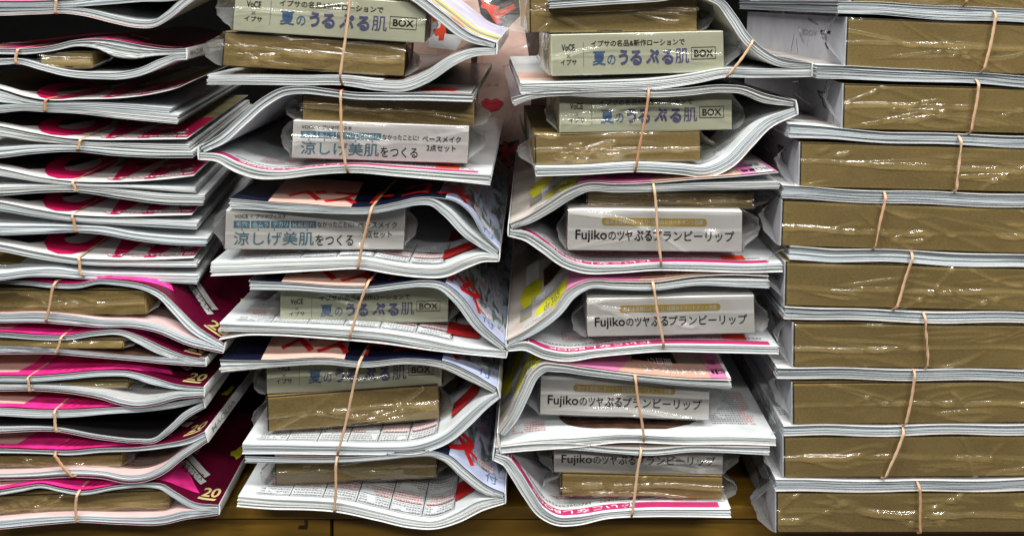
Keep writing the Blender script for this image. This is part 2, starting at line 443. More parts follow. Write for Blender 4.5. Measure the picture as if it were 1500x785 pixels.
# ------------------------------------------------------------------ boxes, film, bands
def place_box(fr, TL, TR, BR, BL, r, turn=0.0):
    p = [fr.at(x, y, r) for x, y in (TL, TR, BR, BL)]
    u = ((p[1]-p[0])+(p[2]-p[3]))/2; v = ((p[0]-p[3])+(p[1]-p[2]))/2
    ang = math.atan2(u.z, u.x); wd = math.hypot(u.x, u.z); c = (p[0]+p[1]+p[2]+p[3])/4
    ht = v.z*math.cos(ang) - v.x*math.sin(ang)
    bx = math.cos(ang); bz = math.sin(ang)
    ox = c.x - bx*wd/2 + bz*ht/2; oz = c.z - bz*wd/2 - bx*ht/2
    ct, st = math.cos(turn), math.sin(turn)
    def T(a, c_, b):
        a = a*ct - c_*st; c_ = a*st/ct + c_*(ct+st*st/ct) if st else c_
        return (ox + bx*a - bz*b, r + c_, oz + bz*a + bx*b)
    return T, wd, ht

def film_grid(mb, f, nu, nv, mat='clear_film'):
    """f(U,V)->three arrays; U,V in 0..1"""
    U, V = np.meshgrid(np.linspace(0, 1, nu), np.linspace(0, 1, nv))
    x, y, z = f(U, V); vs = np.stack([x, y, z], -1).reshape(-1, 3).tolist()
    mb.grid([tuple(v) for v in vs], nu, nv, mat)

def film_wrap(parent, T, wd, ht, dp, seed, ears=(True, True), res=0.0011, seam=True, amt=1.0, top=0.0, name='film_wrap', back=0.10, side_up=0.0, sm=1.0):
    rg = np.random.RandomState(seed); mb = MB()
    hh = ht + top
    nc = int(2 + wd*rg.uniform(16, 42)*amt)
    cr = []
    for _ in range(nc):
        L = rg.uniform(0.006, 0.012) if rg.rand() < .45 else rg.uniform(0.02, 0.11); ang = rg.normal(0, 0.22) + (rg.rand() < 0.2)*rg.uniform(-1.2, 1.2)
        x = rg.rand()*wd if rg.rand() < 0.6 else (rg.rand()**2.5*0.06 if rg.rand() < .6 else wd-rg.rand()**2*0.06)
        cr.append((x, rg.rand()*hh, ang, L, rg.uniform(0.0009, 0.0019), rg.uniform(0.4, 1.3)*1e-3, rg.uniform(-8, 8)))
    loops = [(rg.uniform(0.02, wd-0.02), rg.uniform(0.2, 0.8)*hh, rg.normal(0, 0.2), rg.uniform(0.010, 0.034), rg.uniform(0.0018, 0.0042), rg.uniform(0.0005, 0.0010)) for _ in range(int(1+wd*18*amt))]
    def H(a, b):
        h = np.zeros_like(a)
        for (x, y, an, L, W_, he) in loops:
            p = (a-x)*math.cos(an)+(b-y)*math.sin(an); q = -(a-x)*math.sin(an)+(b-y)*math.cos(an)
            rr = np.sqrt((p/L)**2+(q/(W_*(0.6+0.4*np.clip(p/L+.5, 0, 1.4))))**2)
            h += he*np.exp(-((rr-1)*W_/0.0010)**2)
        for (x, y, an, L, wi, he, cv) in cr:
            ca, sa = math.cos(an), math.sin(an)
            p = (a-x)*ca + (b-y)*sa; q = -(a-x)*sa + (b-y)*ca - cv*p*p
            h += he*np.exp(-(q/wi)**2)*np.exp(-(p/L)**4*2)
        if seam:
            yb = ht*(0.42+0.02*(seed % 8)) + 0.0012*np.sin(a*22+seed) + 0.0004*np.sin(a*90)
            h += 0.0014*sm*np.exp(-((b-yb)/0.0012)**2)*(0.75+0.25*np.sin(a*30+seed*3))
        h += 0.0005*(1+np.sin(a*38+seed)*np.sin(b*120+a*30))
        return h*np.clip(np.minimum(b, hh-b)/0.002+0.15, 0, 1)
    def front(U, V):
        a = -0.0008 + U*(wd+0.0016); b = -0.0004 + V*(hh+0.0008)
        return Tn(a, -0.0006 - H(a, b), b)
    o0 = np.array(T(0, 0, 0)); ea = np.array(T(1, 0, 0))-o0; ec = np.array(T(0, 1, 0))-o0; eb = np.array(T(0, 0, 1))-o0
    def Tn(a, c, b): return tuple(o0[i] + ea[i]*a + ec[i]*c + eb[i]*b for i in range(3))
    film_grid(mb, front, int(wd/res), max(8, int(hh/0.0005)))
    for k, side in enumerate((-1, 1)):
        if not ears[k]: continue
        a0 = 0 if side < 0 else wd; amp = rg.uniform(0.007, 0.013)*(ears[k] if ears[k] is not True else 1)
        ph = rg.uniform(0, 6, 6); ctr = rg.uniform(0.35, 0.65)
        cap = rg.uniform(0.030, 0.045); sc_ = [(rg.uniform(0, back*0.7), rg.rand(), rg.uniform(-1.3, 1.3), rg.uniform(.01, .03), rg.uniform(.0010, .0018), rg.uniform(.0003, .0011)) for _ in range(9)]
        def sidef(U, V):
            c = U*back; b = V*(hh+side_up)
            tri = np.clip(1-c/cap-np.abs(V-ctr)/0.5, 0, 1)
            o = amp*np.minimum(tri, 0.55+0.1*tri)*1.6
            edge = np.abs(1-c/cap-np.abs(V-ctr)/0.5)
            o += 0.0012*np.exp(-(edge/0.05)**2) + 0.0009*np.exp(-((V-ctr)/0.03)**2)*np.exp(-(c/cap)**4)
            for (cx0, v0, an, L, wi, he) in sc_:
                p = (c-cx0)*math.cos(an)+(b-v0*hh)*math.sin(an); q = -(c-cx0)*math.sin(an)+(b-v0*hh)*math.cos(an)
                o += he*np.exp(-(q/wi)**2)*np.exp(-(p/L)**4)
            o = np.abs(o)*np.clip(V/0.04+.1, 0, 1)*np.clip((1-V)/0.04+.1, 0, 1) + 0.0006
            return Tn(a0 + side*o, c-0.0006, b)
        film_grid(mb, sidef, 110, 40, 'film_fold')
    o = mb.build(name, parent, smooth=True)
    return o

def rrect(mb, T, x0, x1, y0, y1, rad, c0, c1, mat, n=4):
    pts = []
    for (cx, cy_, a0) in ((x1-rad, y1-rad, 0), (x0+rad, y1-rad, 90), (x0+rad, y0+rad, 180), (x1-rad, y0+rad, 270)):
        for i in range(n+1):
            a = R(a0+90*i/n); pts.append((cx+rad*math.cos(a), cy_+rad*math.sin(a)))
    m = len(pts)
    vs = [T(p[0], c0, p[1]) for p in pts] + [T(p[0], c1, p[1]) for p in pts]
    mb.add(vs, [list(range(m))] + [(i, i+m, (i+1) % m+m, (i+1) % m) for i in range(m)], mat)

def auto_turn(c4):
    x = c4[1][0]
    return 0.65*(CX-x)/1132 if x < CX-40 and c4[0][0] > 280 else 0.0

def brown_box(fr, c4, r, label, group, seed, film=True, dp=0.17, ears=(True, True), top=0.0, amt=1.0, wd=None, slots=True, turn=None, side=False, side_up=0.0):
    turn = auto_turn(c4) if turn is None else turn
    fr2 = fr.sub((c4[2][0]+c4[3][0])/2, (c4[2][1]+c4[3][1])/2, r)
    t = thing('cardboard_box', label, 'cardboard box', fr2, group)
    T, W, Hh = place_box(fr2, *c4, 0.0, turn=turn)
    if wd: W = wd
    rg = random.Random(seed)
    mb = MB(); mb.box((0, 0.0009, 0), (W, dp, Hh), 'cardboard', T)
    b = mb.build('carton', t)
    bv = b.modifiers.new('b', 'BEVEL'); bv.width = 0.0007; bv.segments = 2
    mb = MB(); g = 0.0011
    rrect(mb, T, g, W-g*0.6, g*0.5, Hh-g*rg.uniform(1.0, 1.8), 0.0012, -0.0001, 0.0022, 'cardboard')
    mb.build('front_flap', t)
    if slots:
        mb = MB(); s0 = W*rg.uniform(0.35, 0.5); s1 = s0+W*rg.uniform(0.15, 0.22)
        mb.box((s0, -0.00025, 0.0006), (s1, 0.0003, 0.0016), 'slot_dark', T)
        mb.build('tuck_slot', t)
    mb = MB(); mb.box((-0.0002, 0.0006, Hh-0.0010), (W+0.0002, 0.0011, Hh-0.0002), 'slot_dark', T); mb.box((-0.0001, 0.0006, 0), (0.0009, 0.0011, Hh), 'slot_dark', T)
    mb.build('lid_gap', t)
    if side:
        mb = MB(); mb.box((-0.0011, 0.0002, -0.0001), (-0.0001, dp, Hh+0.0003), 'carton_side', T); sp_ = mb.build('side_panel', t)
        tv, tf = text_geo('ア', 0.02); mb = MB()
        mb.add([T(-0.0014, 0.030+u*0.022, Hh*0.3+v*Hh*0.4) for u, v in tv], tf, 'ink_black')
        mb.add([T(-0.0014, 0.060+u*0.035, Hh*0.55+v*Hh*0.12) for u, v in text_geo('VOCE', 0.0)[0]], text_geo('VOCE', 0.0)[1], 'ink_grey')
        mb.build('side_print', sp_)
    if film: film_wrap(t, T, W, Hh, dp, seed, ears=ears, amt=amt, top=top, side_up=side_up, back=0.2 if side else 0.10)
    return t

def lay_text(T, W, H, group_items, parent):
    """group_items: name -> list of (text, x0, x1, ytop, ybot, mat, bold) in fractions of the front"""
    for nm, items in group_items:
        mb = MB()
        for it in items:
            if it[0] == '#':
                _, x0, x1, y0, y1, mat = it[:6]
                mb.box((x0*W, -0.00022, (1-y1)*H), (x1*W, 0.0001, (1-y0)*H), mat, T); continue
            if it[0] == '@':
                _, x0, x1, y0, y1, mat = it[:6]
                rrect(mb, T, x0*W, x1*W, (1-y1)*H, (1-y0)*H, (y1-y0)*H*0.42, -0.00022, 0.0001, mat, 6); continue
            s, x0, x1, y0, y1, mat, bold = it
            tv, tf = text_geo(s, bold)
            mb.add([T((x0+a*(x1-x0))*W, -0.00032, (1-y1+b*(y1-y0))*H) for a, b in tv], tf, mat)
        mb.build(nm, parent)

GREEN_TXT = [
 ('small_lettering', [('VoCE', .060, .135, .24, .40, 'ink_black', .02), ('×', .088, .108, .48, .57, 'ink_grey', 0),
                      ('イプサ', .053, .145, .61, .74, 'ink_black', .01), ('#', .184, .1865, .2, .79, 'ink_grey'),
                      ('イプサの名品&新作ローションで', .229, .772, .16, .32, 'ink_black', .012)]),
 ('large_lettering', [('夏', .236, .313, .43, .77, 'ink_blue', .018), ('の', .322, .368, .52, .76, 'ink_blue', .008),
                      ('う', .388, .442, .40, .78, 'ink_indigo', .045), ('る', .452, .522, .42, .79, 'ink_indigo', .045),
                      ('ぷ', .545, .622, .40, .78, 'ink_indigo', .045), ('る', .636, .704, .42, .79, 'ink_indigo', .045),
                      ('肌', .716, .796, .40, .77, 'ink_indigo', .006)]),
 ('framed_word', [('#', .810, .953, .38, .395, 'ink_black'), ('#', .810, .953, .67, .685, 'ink_black'),
                  ('#', .810, .8125, .38, .685, 'ink_black'), ('#', .9505, .953, .38, .685, 'ink_black'),
                  ('BOX', .827, .938, .445, .62, 'ink_black', .02)])]
WHITE_TXT = [
 ('small_lettering', [('VOCE', .048, .122, .115, .20, 'ink_black', .012), ('×', .134, .150, .125, .19, 'ink_grey', 0),
                      ('プリマヴィスタ', .165, .330, .10, .21, 'ink_black', .01),
                      ('なかったことに!', .508, .714, .29, .43, 'ink_black', .006),
                      ('をつくる', .500, .712, .62, .90, 'ink_black', .004),
                      ('ベースメイク', .735, .958, .29, .45, 'ink_black', .014), ('2点セット', .762, .93, .52, .70, 'ink_black', .012)]),
 ('tile', [('#', .045, .133, .27, .45, 'ink_teal'), ('#', .14, .243, .27, .45, 'ink_teal'), ('#', .25, .353, .27, .45, 'ink_teal'), ('#', .36, .50, .27, .45, 'ink_teal'),
           ('毛穴', .058, .120, .295, .425, 'ink_white', 0), ('色ムラ', .150, .234, .295, .425, 'ink_white', 0),
           ('テカリ', .262, .342, .295, .425, 'ink_white', 0), ('化粧崩れ', .368, .492, .295, .425, 'ink_white', 0)]),
 ('large_lettering', [('涼しげ美肌', .048, .490, .545, .89, 'ink_teal', .006)] +
                     [('@', x, x+.008, .475, .515, 'ink_teal') for x in (.088, .176, .266, .352, .448)])]
FUJI_TXT = [
 ('pill', [('@', .193, .797, .19, .38, 'ink_pill'), ('唇が主役級にぷっくり! 話題のトリートメント効果', .215, .775, .225, .345, 'ink_white', 0)]),
 ('lettering', [('Fujiko', .043, .224, .49, .80, 'ink_black', .012), ('の', .232, .275, .53, .73, 'ink_black', .006),
                ('ツヤ', .283, .372, .50, .75, 'ink_black', .016), ('ぷる', .380, .482, .49, .75, 'ink_black', .016),
                ('プランピーリップ', .488, .955, .49, .75, 'ink_black', .008)])]

def printed_box(fr, c4, r, kind, label, group, seed, dp=0.13, ears=(True, True)):
    turn = auto_turn(c4)
    fr2 = fr.sub((c4[2][0]+c4[3][0])/2, (c4[2][1]+c4[3][1])/2, r)
    t = thing('cosmetics_box', label, 'cosmetics box', fr2, group)
    T, W, Hh = place_box(fr2, *c4, 0.0, turn=turn)
    mat = {'green': 'carton_green', 'white': 'carton_white', 'fuji': 'carton_white'}[kind]
    mb = MB(); mb.box((0, 0, 0), (W, dp, Hh), mat, T)
    b = mb.build('carton', t)
    bv = b.modifiers.new('b', 'BEVEL'); bv.width = 0.0005; bv.segments = 2
    lay_text(T, W, Hh, {'green': GREEN_TXT, 'white': WHITE_TXT, 'fuji': FUJI_TXT}[kind], t)
    film_wrap(t, T, W, Hh, dp, seed, ears=ears, amt=0.3, sm=0.45)
    return t

def band(fr, top, bot, zt, zb, label, group, drift=(0, 0), twist=0.0, seed=0, depth=DEPTH, wid=0.0021, bulge=0.0032, mid=None):
    """a flat rubber band round the bundle: down the front between two pixels, back along the top and the underside"""
    f2 = fr.sub(bot[0], bot[1], 0); dx = f2.Ri @ (fr.O-f2.O)
    t = f2.at(*top); b = f2.at(*bot); rg = random.Random(seed)
    path = []; nf = 26
    for i in range(nf+1):
        q = i/nf; p = t.lerp(b, q)
        wv = 0.0006*math.sin(q*math.pi)*rg.choice([1])*math.sin(q*4+seed)
        mx = 0
        if mid: mx = mid*S*math.sin(q*math.pi)
        e = min(q, 1-q); y = -bulge*min(1, e/0.06) if e < 0.06 else -bulge
        if e <= 0: y = -0.0008
        path.append((p.x+wv+mx, y, p.z, q))
    def zz(pf, x):  # surface height in this band's own frame
        return pf(x-dx.x) + dx.z
    back_top = []; nb = 10
    for i in range(1, nb+1):
        q = i/nb; x = t.x + drift[0]*S*q
        back_top.append((x, q*(depth+0.002), zz(zt, x)+0.0012, 0))
    back_bot = []
    for i in range(1, nb+1):
        q = i/nb; x = b.x + drift[1]*S*q
        back_bot.append((x, q*(depth+0.002), zz(zb, x)-0.0006, 0))
    P = [Vector(p[:3]) for p in back_top[::-1]] + [Vector(p[:3]) for p in path] + [Vector(p[:3]) for p in back_bot]
    nt0 = len(back_top); K = len(P)
    mb = MB(); vs = []
    for i, p in enumerate(P):
        a = P[(i-1) % K]; c = P[(i+1) % K]; tg = (c-a).normalized()
        if nt0 <= i <= nt0+nf:
            q = (i-nt0)/nf; side = Vector((1, 0, 0)); side = (side - tg*side.dot(tg)).normalized()
            rot = twist*math.pi*q + 0.25*math.sin(q*5+seed)
            side = Matrix.Rotation(rot, 3, tg) @ side
        else:
            side = Vector((1, 0, 0)); side = (side - tg*side.dot(tg)).normalized()
        nrm = side.cross(tg)
        wv = wid/2*(1-0.12*math.sin(i*1.3+seed)) ; th = 0.00055
        for k in range(8):
            an = 2*math.pi*(k+0.5)/8
            vs.append(tuple(p + side*math.copysign(abs(math.cos(an))**0.6, math.cos(an))*wv + nrm*math.copysign(abs(math.sin(an))**0.6, math.sin(an))*th))
    fs = [(i*8+k, i*8+(k+1) % 8, ((i+1) % K)*8+(k+1) % 8, ((i+1) % K)*8+k) for i in range(K) for k in range(8)]
    mb.add(vs, fs, 'rubber')
    o = mb.build('rubber_band', None, smooth=True)
    o.location = f2.O; o.rotation_euler = (f2.pitch, 0, f2.yaw)
    o['label'] = label; o['category'] = 'rubber band'; o['group'] = group
    return o

def spine(parent, pu, pl, end, mat, text=None, tmat='ink_grey', th=0.0007, depth=DEPTH):
    """the flat glued back that joins the two halves"""
    i = 0 if end == 'l' else -1; sg = -1 if end == 'l' else 1
    a = pu.P[i] - pu.dn[i]*0.0007; b = pl.P[i] + pl.dn[i]*(pl.T[i]+0.0005)
    mb = MB(); x0 = 0.0003
    # rounded outer face
    n = 5; out = []
    for k in range(n+1):
        q = k/n; p = a*(1-q)+b*q; bul = 0.0006*math.sin(math.pi*q)
        out.append((p[0]+sg*(x0+th+bul), p[1]))
    inn = [(a[0]+sg*x0, a[1]), (b[0]+sg*x0, b[1])]
    ring = out + inn[::-1]; m = len(ring)
    vs = [(p[0], -0.0006, p[1]) for p in ring] + [(p[0], depth, p[1]) for p in ring]
    mb.add(vs, [list(range(m))], 'paper_white'); mb.add(vs, [tuple(range(m, 2*m))[::-1]] + [(j, (j+1) % m, (j+1) % m+m, j+m) for j in range(m)], mat)
    o = mb.build('spine', parent)
    if text:
        tv, tf = text_geo(text, 0.01); mb = MB(); h = abs(a[1]-b[1])
        X = a*0.5+b*0.5
        def M(u, v):
            q = 0.5-(v-0.5)*0.55; p = a*(1-q)+b*q
            return (p[0]+sg*(x0+th+0.00075), 0.008+u*0.045, p[1])
        mb.add([M(u, v) for u, v in tv], tf, tmat); mb.build('spine_lettering', o)
    return o

# ------------------------------------------------------------------ cover and page prints
def cov_maquia(xr):
    k = xr-272
    return [('poly', [(-60, 12), (20+k, 12), (62+k, 45), (95+k, 120), (95+k, 280), (-60, 280)], 'ink_black'),  # black left patch: shade under the bundle above, painted into the cover
            ('rect', 120+k, 150+k, 55, 280, 'ink_olive'), ('rect', 200+k, 300+k, 60, 280, 'ink_olive'), ('rect', 168+k, 186+k, 30, 90, 'ink_pale'),
            ('text', 'M', 196+k, 270+k, 4, 112, 'ink_magenta', True, .05), ('text', 'A', 118+k, 192+k, 4, 112, 'ink_magenta', True, .06),
            ('text', 'Q', 26+k, 116+k, 2, 125, 'ink_magenta', True, .05),
            ('poly', ell(165+k, 62, 14, 6, 12, .2), 'ink_black'), ('rect', 196+k, 230+k, 46, 54, 'print_black'),
            ('text', 'ラシコン', 186+k, 236+k, 24, 40, 'ink_black', True, .03),
            ('poly', ell(252+k, 24, 9, 7), 'ink_grey'), ('rect', 246+k, 258+k, 22, 26, 'ink_white'),
            ('text', '明日のMAKEしよう', 140+k, 267+k, 4.6, 11.6, 'ink_magenta', True, .03),
            ('text', '明日のMAKEしよう', 141+k, 268+k, 5.0, 12.0, 'ink_white', True, .015)]
def cov_pink(xr, k=0, txt=True):
    r = xr-300
    it = [('poly', [(-60, 1), (145+k, 1), (200+k, 3), (245+k, 10), (215+k, 26), (150+k, 46), (-60, 46)], 'ink_hotpink'),
          ('poly', [(-60, 4), (18+k, 6), (26+k, 22), (18+k, 46), (-60, 46)], 'ink_skin'),
          ('poly', ell(162+k, 27, 34, 16), 'ink_skin'),
          ('rect', -60, 215+k, 46, 58, 'print_on_maroon'), ('rect', -60, 190+k, 66, 84, 'print_on_maroon')]
    for j in range(7):
        x = 78+k+j*12
        it.append(('poly', [(x, 4), (x+3, 3.5), (x+26+j*2, 22), (x+22+j*2, 22)], 'ink_magenta'))
    it += [('poly', [(xr-78, 28), (xr-40, 18), (xr-35, 24), (xr-73, 34)], 'paper_grey'),
           ('poly', [(xr-84, 38), (xr-40, 27), (xr-35, 33), (xr-79, 44)], 'paper_grey'),
           ('text', '美容フェイス', xr-74, xr-42, 21, 31, 'ink_black', False, .01),
           ('text', '20', xr-31, xr-5, 6, 17, 'ink_gold', False, .02), ('poly', [(xr-34, 2.6), (xr-8, 2), (xr-6, 4), (xr-33, 5)], 'ink_gold'),
           ('poly', ell(xr-12, 66, 9, 8, 10, .4, 3), 'ink_yellow')]
    return it
def cov_voce(k=0, kr=0):
    return [('poly', [(392+k, .5), (514+k, .5), (500+k, 80), (374+k, 80)], 'ink_pale'),
            ('rect', 652+kr, 745+kr, .5, 16, 'cover_lilac'), ('rect', 640+kr, 745+kr, 16, 280, 'cover_smudge'),
            ('poly', [(656+kr, 30), (668+kr, 24), (690+kr, 21), (691+kr, 24), (672+kr, 29), (657+kr, 36)], 'ink_red'), ('poly', [(672+kr, 17), (677+kr, 17), (684+kr, 36), (679+kr, 37)], 'ink_red'), ('rect', 690+kr, 716+kr, 18, 26, 'print_red'),
            ('text', 'ベストコス', 408+k, 682+k, 8, 44, 'ink_red', False, .03),
            ('text', '付', 704+kr, 722+kr, 5, 16, 'ink_blue', False, .0)]
def cov_lip(k=0, xr=1126, xl=743):
    return [('rect', xl, 812+k, .5, 280, 'cover_taupe'),
            ('poly', ell(800+k, 17, 25, 15, 16, .12), 'ink_yellow'), ('text', 'dr365', 788+k, 812+k, 9, 24, 'ink_olive', False, .01),
            ('poly', ell(768+k, 62, 18, 30, 14, .2, 5), 'ink_yellow'), ('rect', 752+k, 770+k, 18, 42, 'ink_grey'), ('rect', 760+k, 782+k, 90, 140, 'ink_white'), ('rect', 758+k, 800+k, 3, 9, 'print_grey'), ('rect', 770+k, 830+k, 34, 50, 'print_grey'), ('rect', 752+k, 768+k, 20, 26, 'ink_olive'), ('rect', 790+k, 822+k, 60, 100, 'ink_hair'),
            ('poly', [(822+k, .5), (925+k, .5), (948+k, 20), (942+k, 90), (840+k, 90)], 'ink_pink'),
            ('poly', [(925+k, .5), (1062+k, .5), (1062+k, 22), (948+k, 24)], 'ink_peach'),
            ('poly', [(948+k, 24), (1020+k, 22), (1010+k, 90), (938+k, 90)], 'ink_black'),
            ('rect', 1062+k, xr, .5, 44, 'ink_pink'), ('rect', 1086+k, 1108+k, .5, 44, 'ink_white'),
            ('text', 'キレイになって、', 958+k, 1058+k, 4, 15, 'ink_white', True, .02),
            ('text', '面白い', 975+k, 1012+k, 17, 30, 'ink_white', True, .03),
            ('text', '出口夏希', 1066+k, xr-4, 6, 15, 'ink_black', True, .02),
            ('text', '萩原利久', 1066+k, xr-12, 22, 31, 'ink_black', True, .01)]
def pg_book(x0, x1, red=None):
    it = [('rect', x0, x1, 2.2, 8.8, 'ink_band'), ('rect', x0+30, x1-8, 11.5, 15.5, 'print_black'),
          ('text', '使いこなしBOOK', x0+38, x0+190, 3.4, 7.9, 'ink_white', True, .01)]
    it += [('rect', x0+60, x1-40, 22, 40, 'print_red')]
    it += [('rect', x1-65, x1-30, 10.5, 21, 'ink_orange')]
    return it
def pg_table(x0, x1, red=(645, 700)):
    it = []
    n = 6
    for i in range(n):
        a = x0+(x1-x0)*i/n; b = x0+(x1-x0)*(i+1)/n
        it.append(('rect', a+3, b-3, 6.5, 16, 'print_grey')); it.append(('rect', a+3, b-3, 18, 29, 'print_red')); it.append(('rect', a+3, b-3, 31, 48, 'print_grey'))
        it.append(('rect', b-.6, b+.6, 5, 50, 'ink_black'))
    it.append(('rect', x0, x1, 4.6, 5.2, 'ink_grey')); it.append(('rect', x0, x1, 50, 51, 'ink_grey'))
    it.append(('rect', red[0], red[1], 14, 36, 'ink_brick')); it.append(('rect', red[0], red[1], 60, 90, 'ink_brick'))
    return it

ORD = ['topmost', 'second', 'third', 'fourth', 'fifth', 'sixth', 'seventh', 'eighth', 'ninth', 'tenth', 'eleventh', 'twelfth', 'lowest']

def magazine(fr, label, group, upper, lower, seed, end='r', cover='cover_white', coverprint=None, cov_pts=None, page=None, pagebase='paper_white',
             back=None, spine_txt=None, spine_mat='cover_white', nu=7, nl=7, gapk=1.0, has_spine=True, tone=None, back_mat='cover_white', lower_top='paper_white', depth=DEPTH):
    nu = int(nu*1.6); nl = int(nl*1.6)
    t = thing('magazine', label, 'magazine', fr, group)
    pu = Prof(fr, upper); pl = Prof(fr, lower)
    free = dict(jl=(0 if end == 'l' and has_spine else 1.6), jr=(0 if end == 'r' and has_spine else 1.6))
    pages(t, pu, nu, seed=seed, gapk=gapk, tone=tone, depth=depth, **free)
    pages(t, pl, nl, seed=seed+50, gapk=gapk, tone=tone, top=lower_top, depth=depth, **free)
    cp = Prof(fr, cov_pts) if cov_pts else pu
    c = sheet(t, cp, 'front_cover', cover, d1=depth)
    if coverprint: prints(c, cp, coverprint)
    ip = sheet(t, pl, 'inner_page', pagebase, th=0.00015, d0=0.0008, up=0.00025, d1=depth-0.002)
    if page: prints(ip, pl, page, base_up=0.00034, name='page_print')
    bp = Prof(fr, back) if back else pl.off(pl.T+0.0006)
    bc = sheet(t, bp, 'back_cover', back_mat, up=0.0003, th=0.0003, d1=depth)
    if has_spine: spine(t, pu, pl, end, spine_mat, spine_txt, depth=depth)
    return t, cp, pu, pl, bp

# ------------------------------------------------------------------ the setting: table, back board
TZ = CZ - 0.4165
ty = 0.036
mb = MB(); mb.box((-1.3, ty, TZ-0.011), (1.3, 0.95, TZ), 'table_wood')
table = bpy.data.objects.new('display_table', None); COL.objects.link(table); table.location = (0, ty, 0)
table['label'] = 'low wooden display table carrying all the stacks of magazines'; table['category'] = 'table'
o = mb.build('table_top', table, loc=(0, -ty, 0)); bv = o.modifiers.new('b', 'BEVEL'); bv.width = 0.0015; bv.segments = 2
gapx = (484-CX)*S*(D+ty)/D
def panel(x0, x1):
    mb = MB(); mb.box((x0, ty+0.004, TZ-0.40), (x1, ty+0.022, TZ-0.0135), 'table_wood')
    o = mb.build('front_panel', table, loc=(0, -ty, 0)); b = o.modifiers.new('b', 'BEVEL'); b.width = 0.001; b.segments = 2
panel(-1.3, gapx-0.0013); panel(gapx+0.0013, gapx+0.62); panel(gapx+0.6226, 1.3)
mb = MB(); mb.box((-1.28, ty+0.03, TZ-0.70), (1.28, 0.9, TZ-0.0112), 'slot_dark'); mb.build('cabinet_body', table, loc=(0, -ty, 0))
mb = MB(); hx = (447-CX)*S*(D+ty)/D
for (a, b_, c_, d_) in ((-0.0008, 0.0008, -0.012, -0.004), (-0.006, 0.0008, -0.0135, -0.012)):
    mb.box((hx+a, ty+0.0015, TZ+b_*0+c_-0.006), (hx+b_, ty+0.0038, TZ+d_-0.006), 'slot_dark')
mb.build('hook', table, loc=(0, -ty, 0))
mb = MB(); mb.box((-1.6, 0.97, 0), (1.6, 1.0, 2.4), 'wall_dark'); o = mb.build('wall'); o['kind'] = 'structure'
mb = MB(); mb.box((-3, -3, -0.02), (3, 1.0, 0), 'floor_dark'); o = mb.build('floor'); o['kind'] = 'structure'

exec_cols = True
# @@DATA
# ------------------------------------------------------------------ stack one (far left)
G = 'magazines in the left stack'; GB = 'rubber bands round the left stack bundles'; GX = 'boxes tucked into the left stack'
WP = 'white magazine with magenta capitals'
PP = 'maroon and pink magazine'
def bundle_band(fr, m, top, bot, drift, lab, grp, **kw):
    t, cp, pu, pl, bp = m
    xs = cp.P[:, 0]
    band(fr, top, bot, cp.zat, bp.zat, lab, grp, drift=drift, **kw)

YAW1 = R(11)
# bundle 1
fr = Frame(100, 18, 0.0, YAW1, R(6))
m = magazine(fr, 'pink magazine bowed open at the very top left corner', G,
    [(-60,1,9),(0,2,9),(50,2,9),(100,-1,12),(150,-9,17),(200,-14,18),(262,-20,20),(320,-45,12)],
    [(-60,13,9),(0,13,9),(60,12,8),(95,11,8),(125,14,9),(170,25,9),(200,31,9),(222,31,9),(245,17,10),(262,2,11),(320,-33,10)], 1,
    cover='ink_hotpink', back_mat='ink_pale', has_spine=True)
bundle_band(fr, m, (84,-1), (84,20), (10,0), 'tan rubber band on the topmost magazine at the upper left corner', GB, seed=1)
# bundle 2
fr = Frame(100, 90, 0.0, YAW1)
m = magazine(fr, PP+' with lettered spine turned outwards, second in left stack', G,
    [(-60,73,8),(0,72,8),(40,72,8),(80,67,8),(110,60,9),(140,58,14),(170,60,24),(200,66,22),(230,71,12),(255,73,8),(272,72,8)],
    [(-60,87,7),(0,87,7),(30,87,6),(60,95,6),(100,104,7),(150,107,8),(180,106,9),(205,100,10),(235,87,10),(258,80,8),(272,79,8)], 2,
    cover='cover_maroon', coverprint=cov_pink(272, -25)[:7]+[('rect',150,262,10,15,'print_on_maroon')], spine_txt='MAQUIA', nu=10)
bundle_band(fr, m, (28,72), (26,94), (60,0), 'tan rubber band crossing pink and maroon cover, second bundle of left stack', GB, seed=2)
brown_box(fr, [(58,78),(134,74),(134,102),(58,99)], 0.004, 'brown box end showing inside the second magazine of the left stack', GX, 2, ears=(False,True))
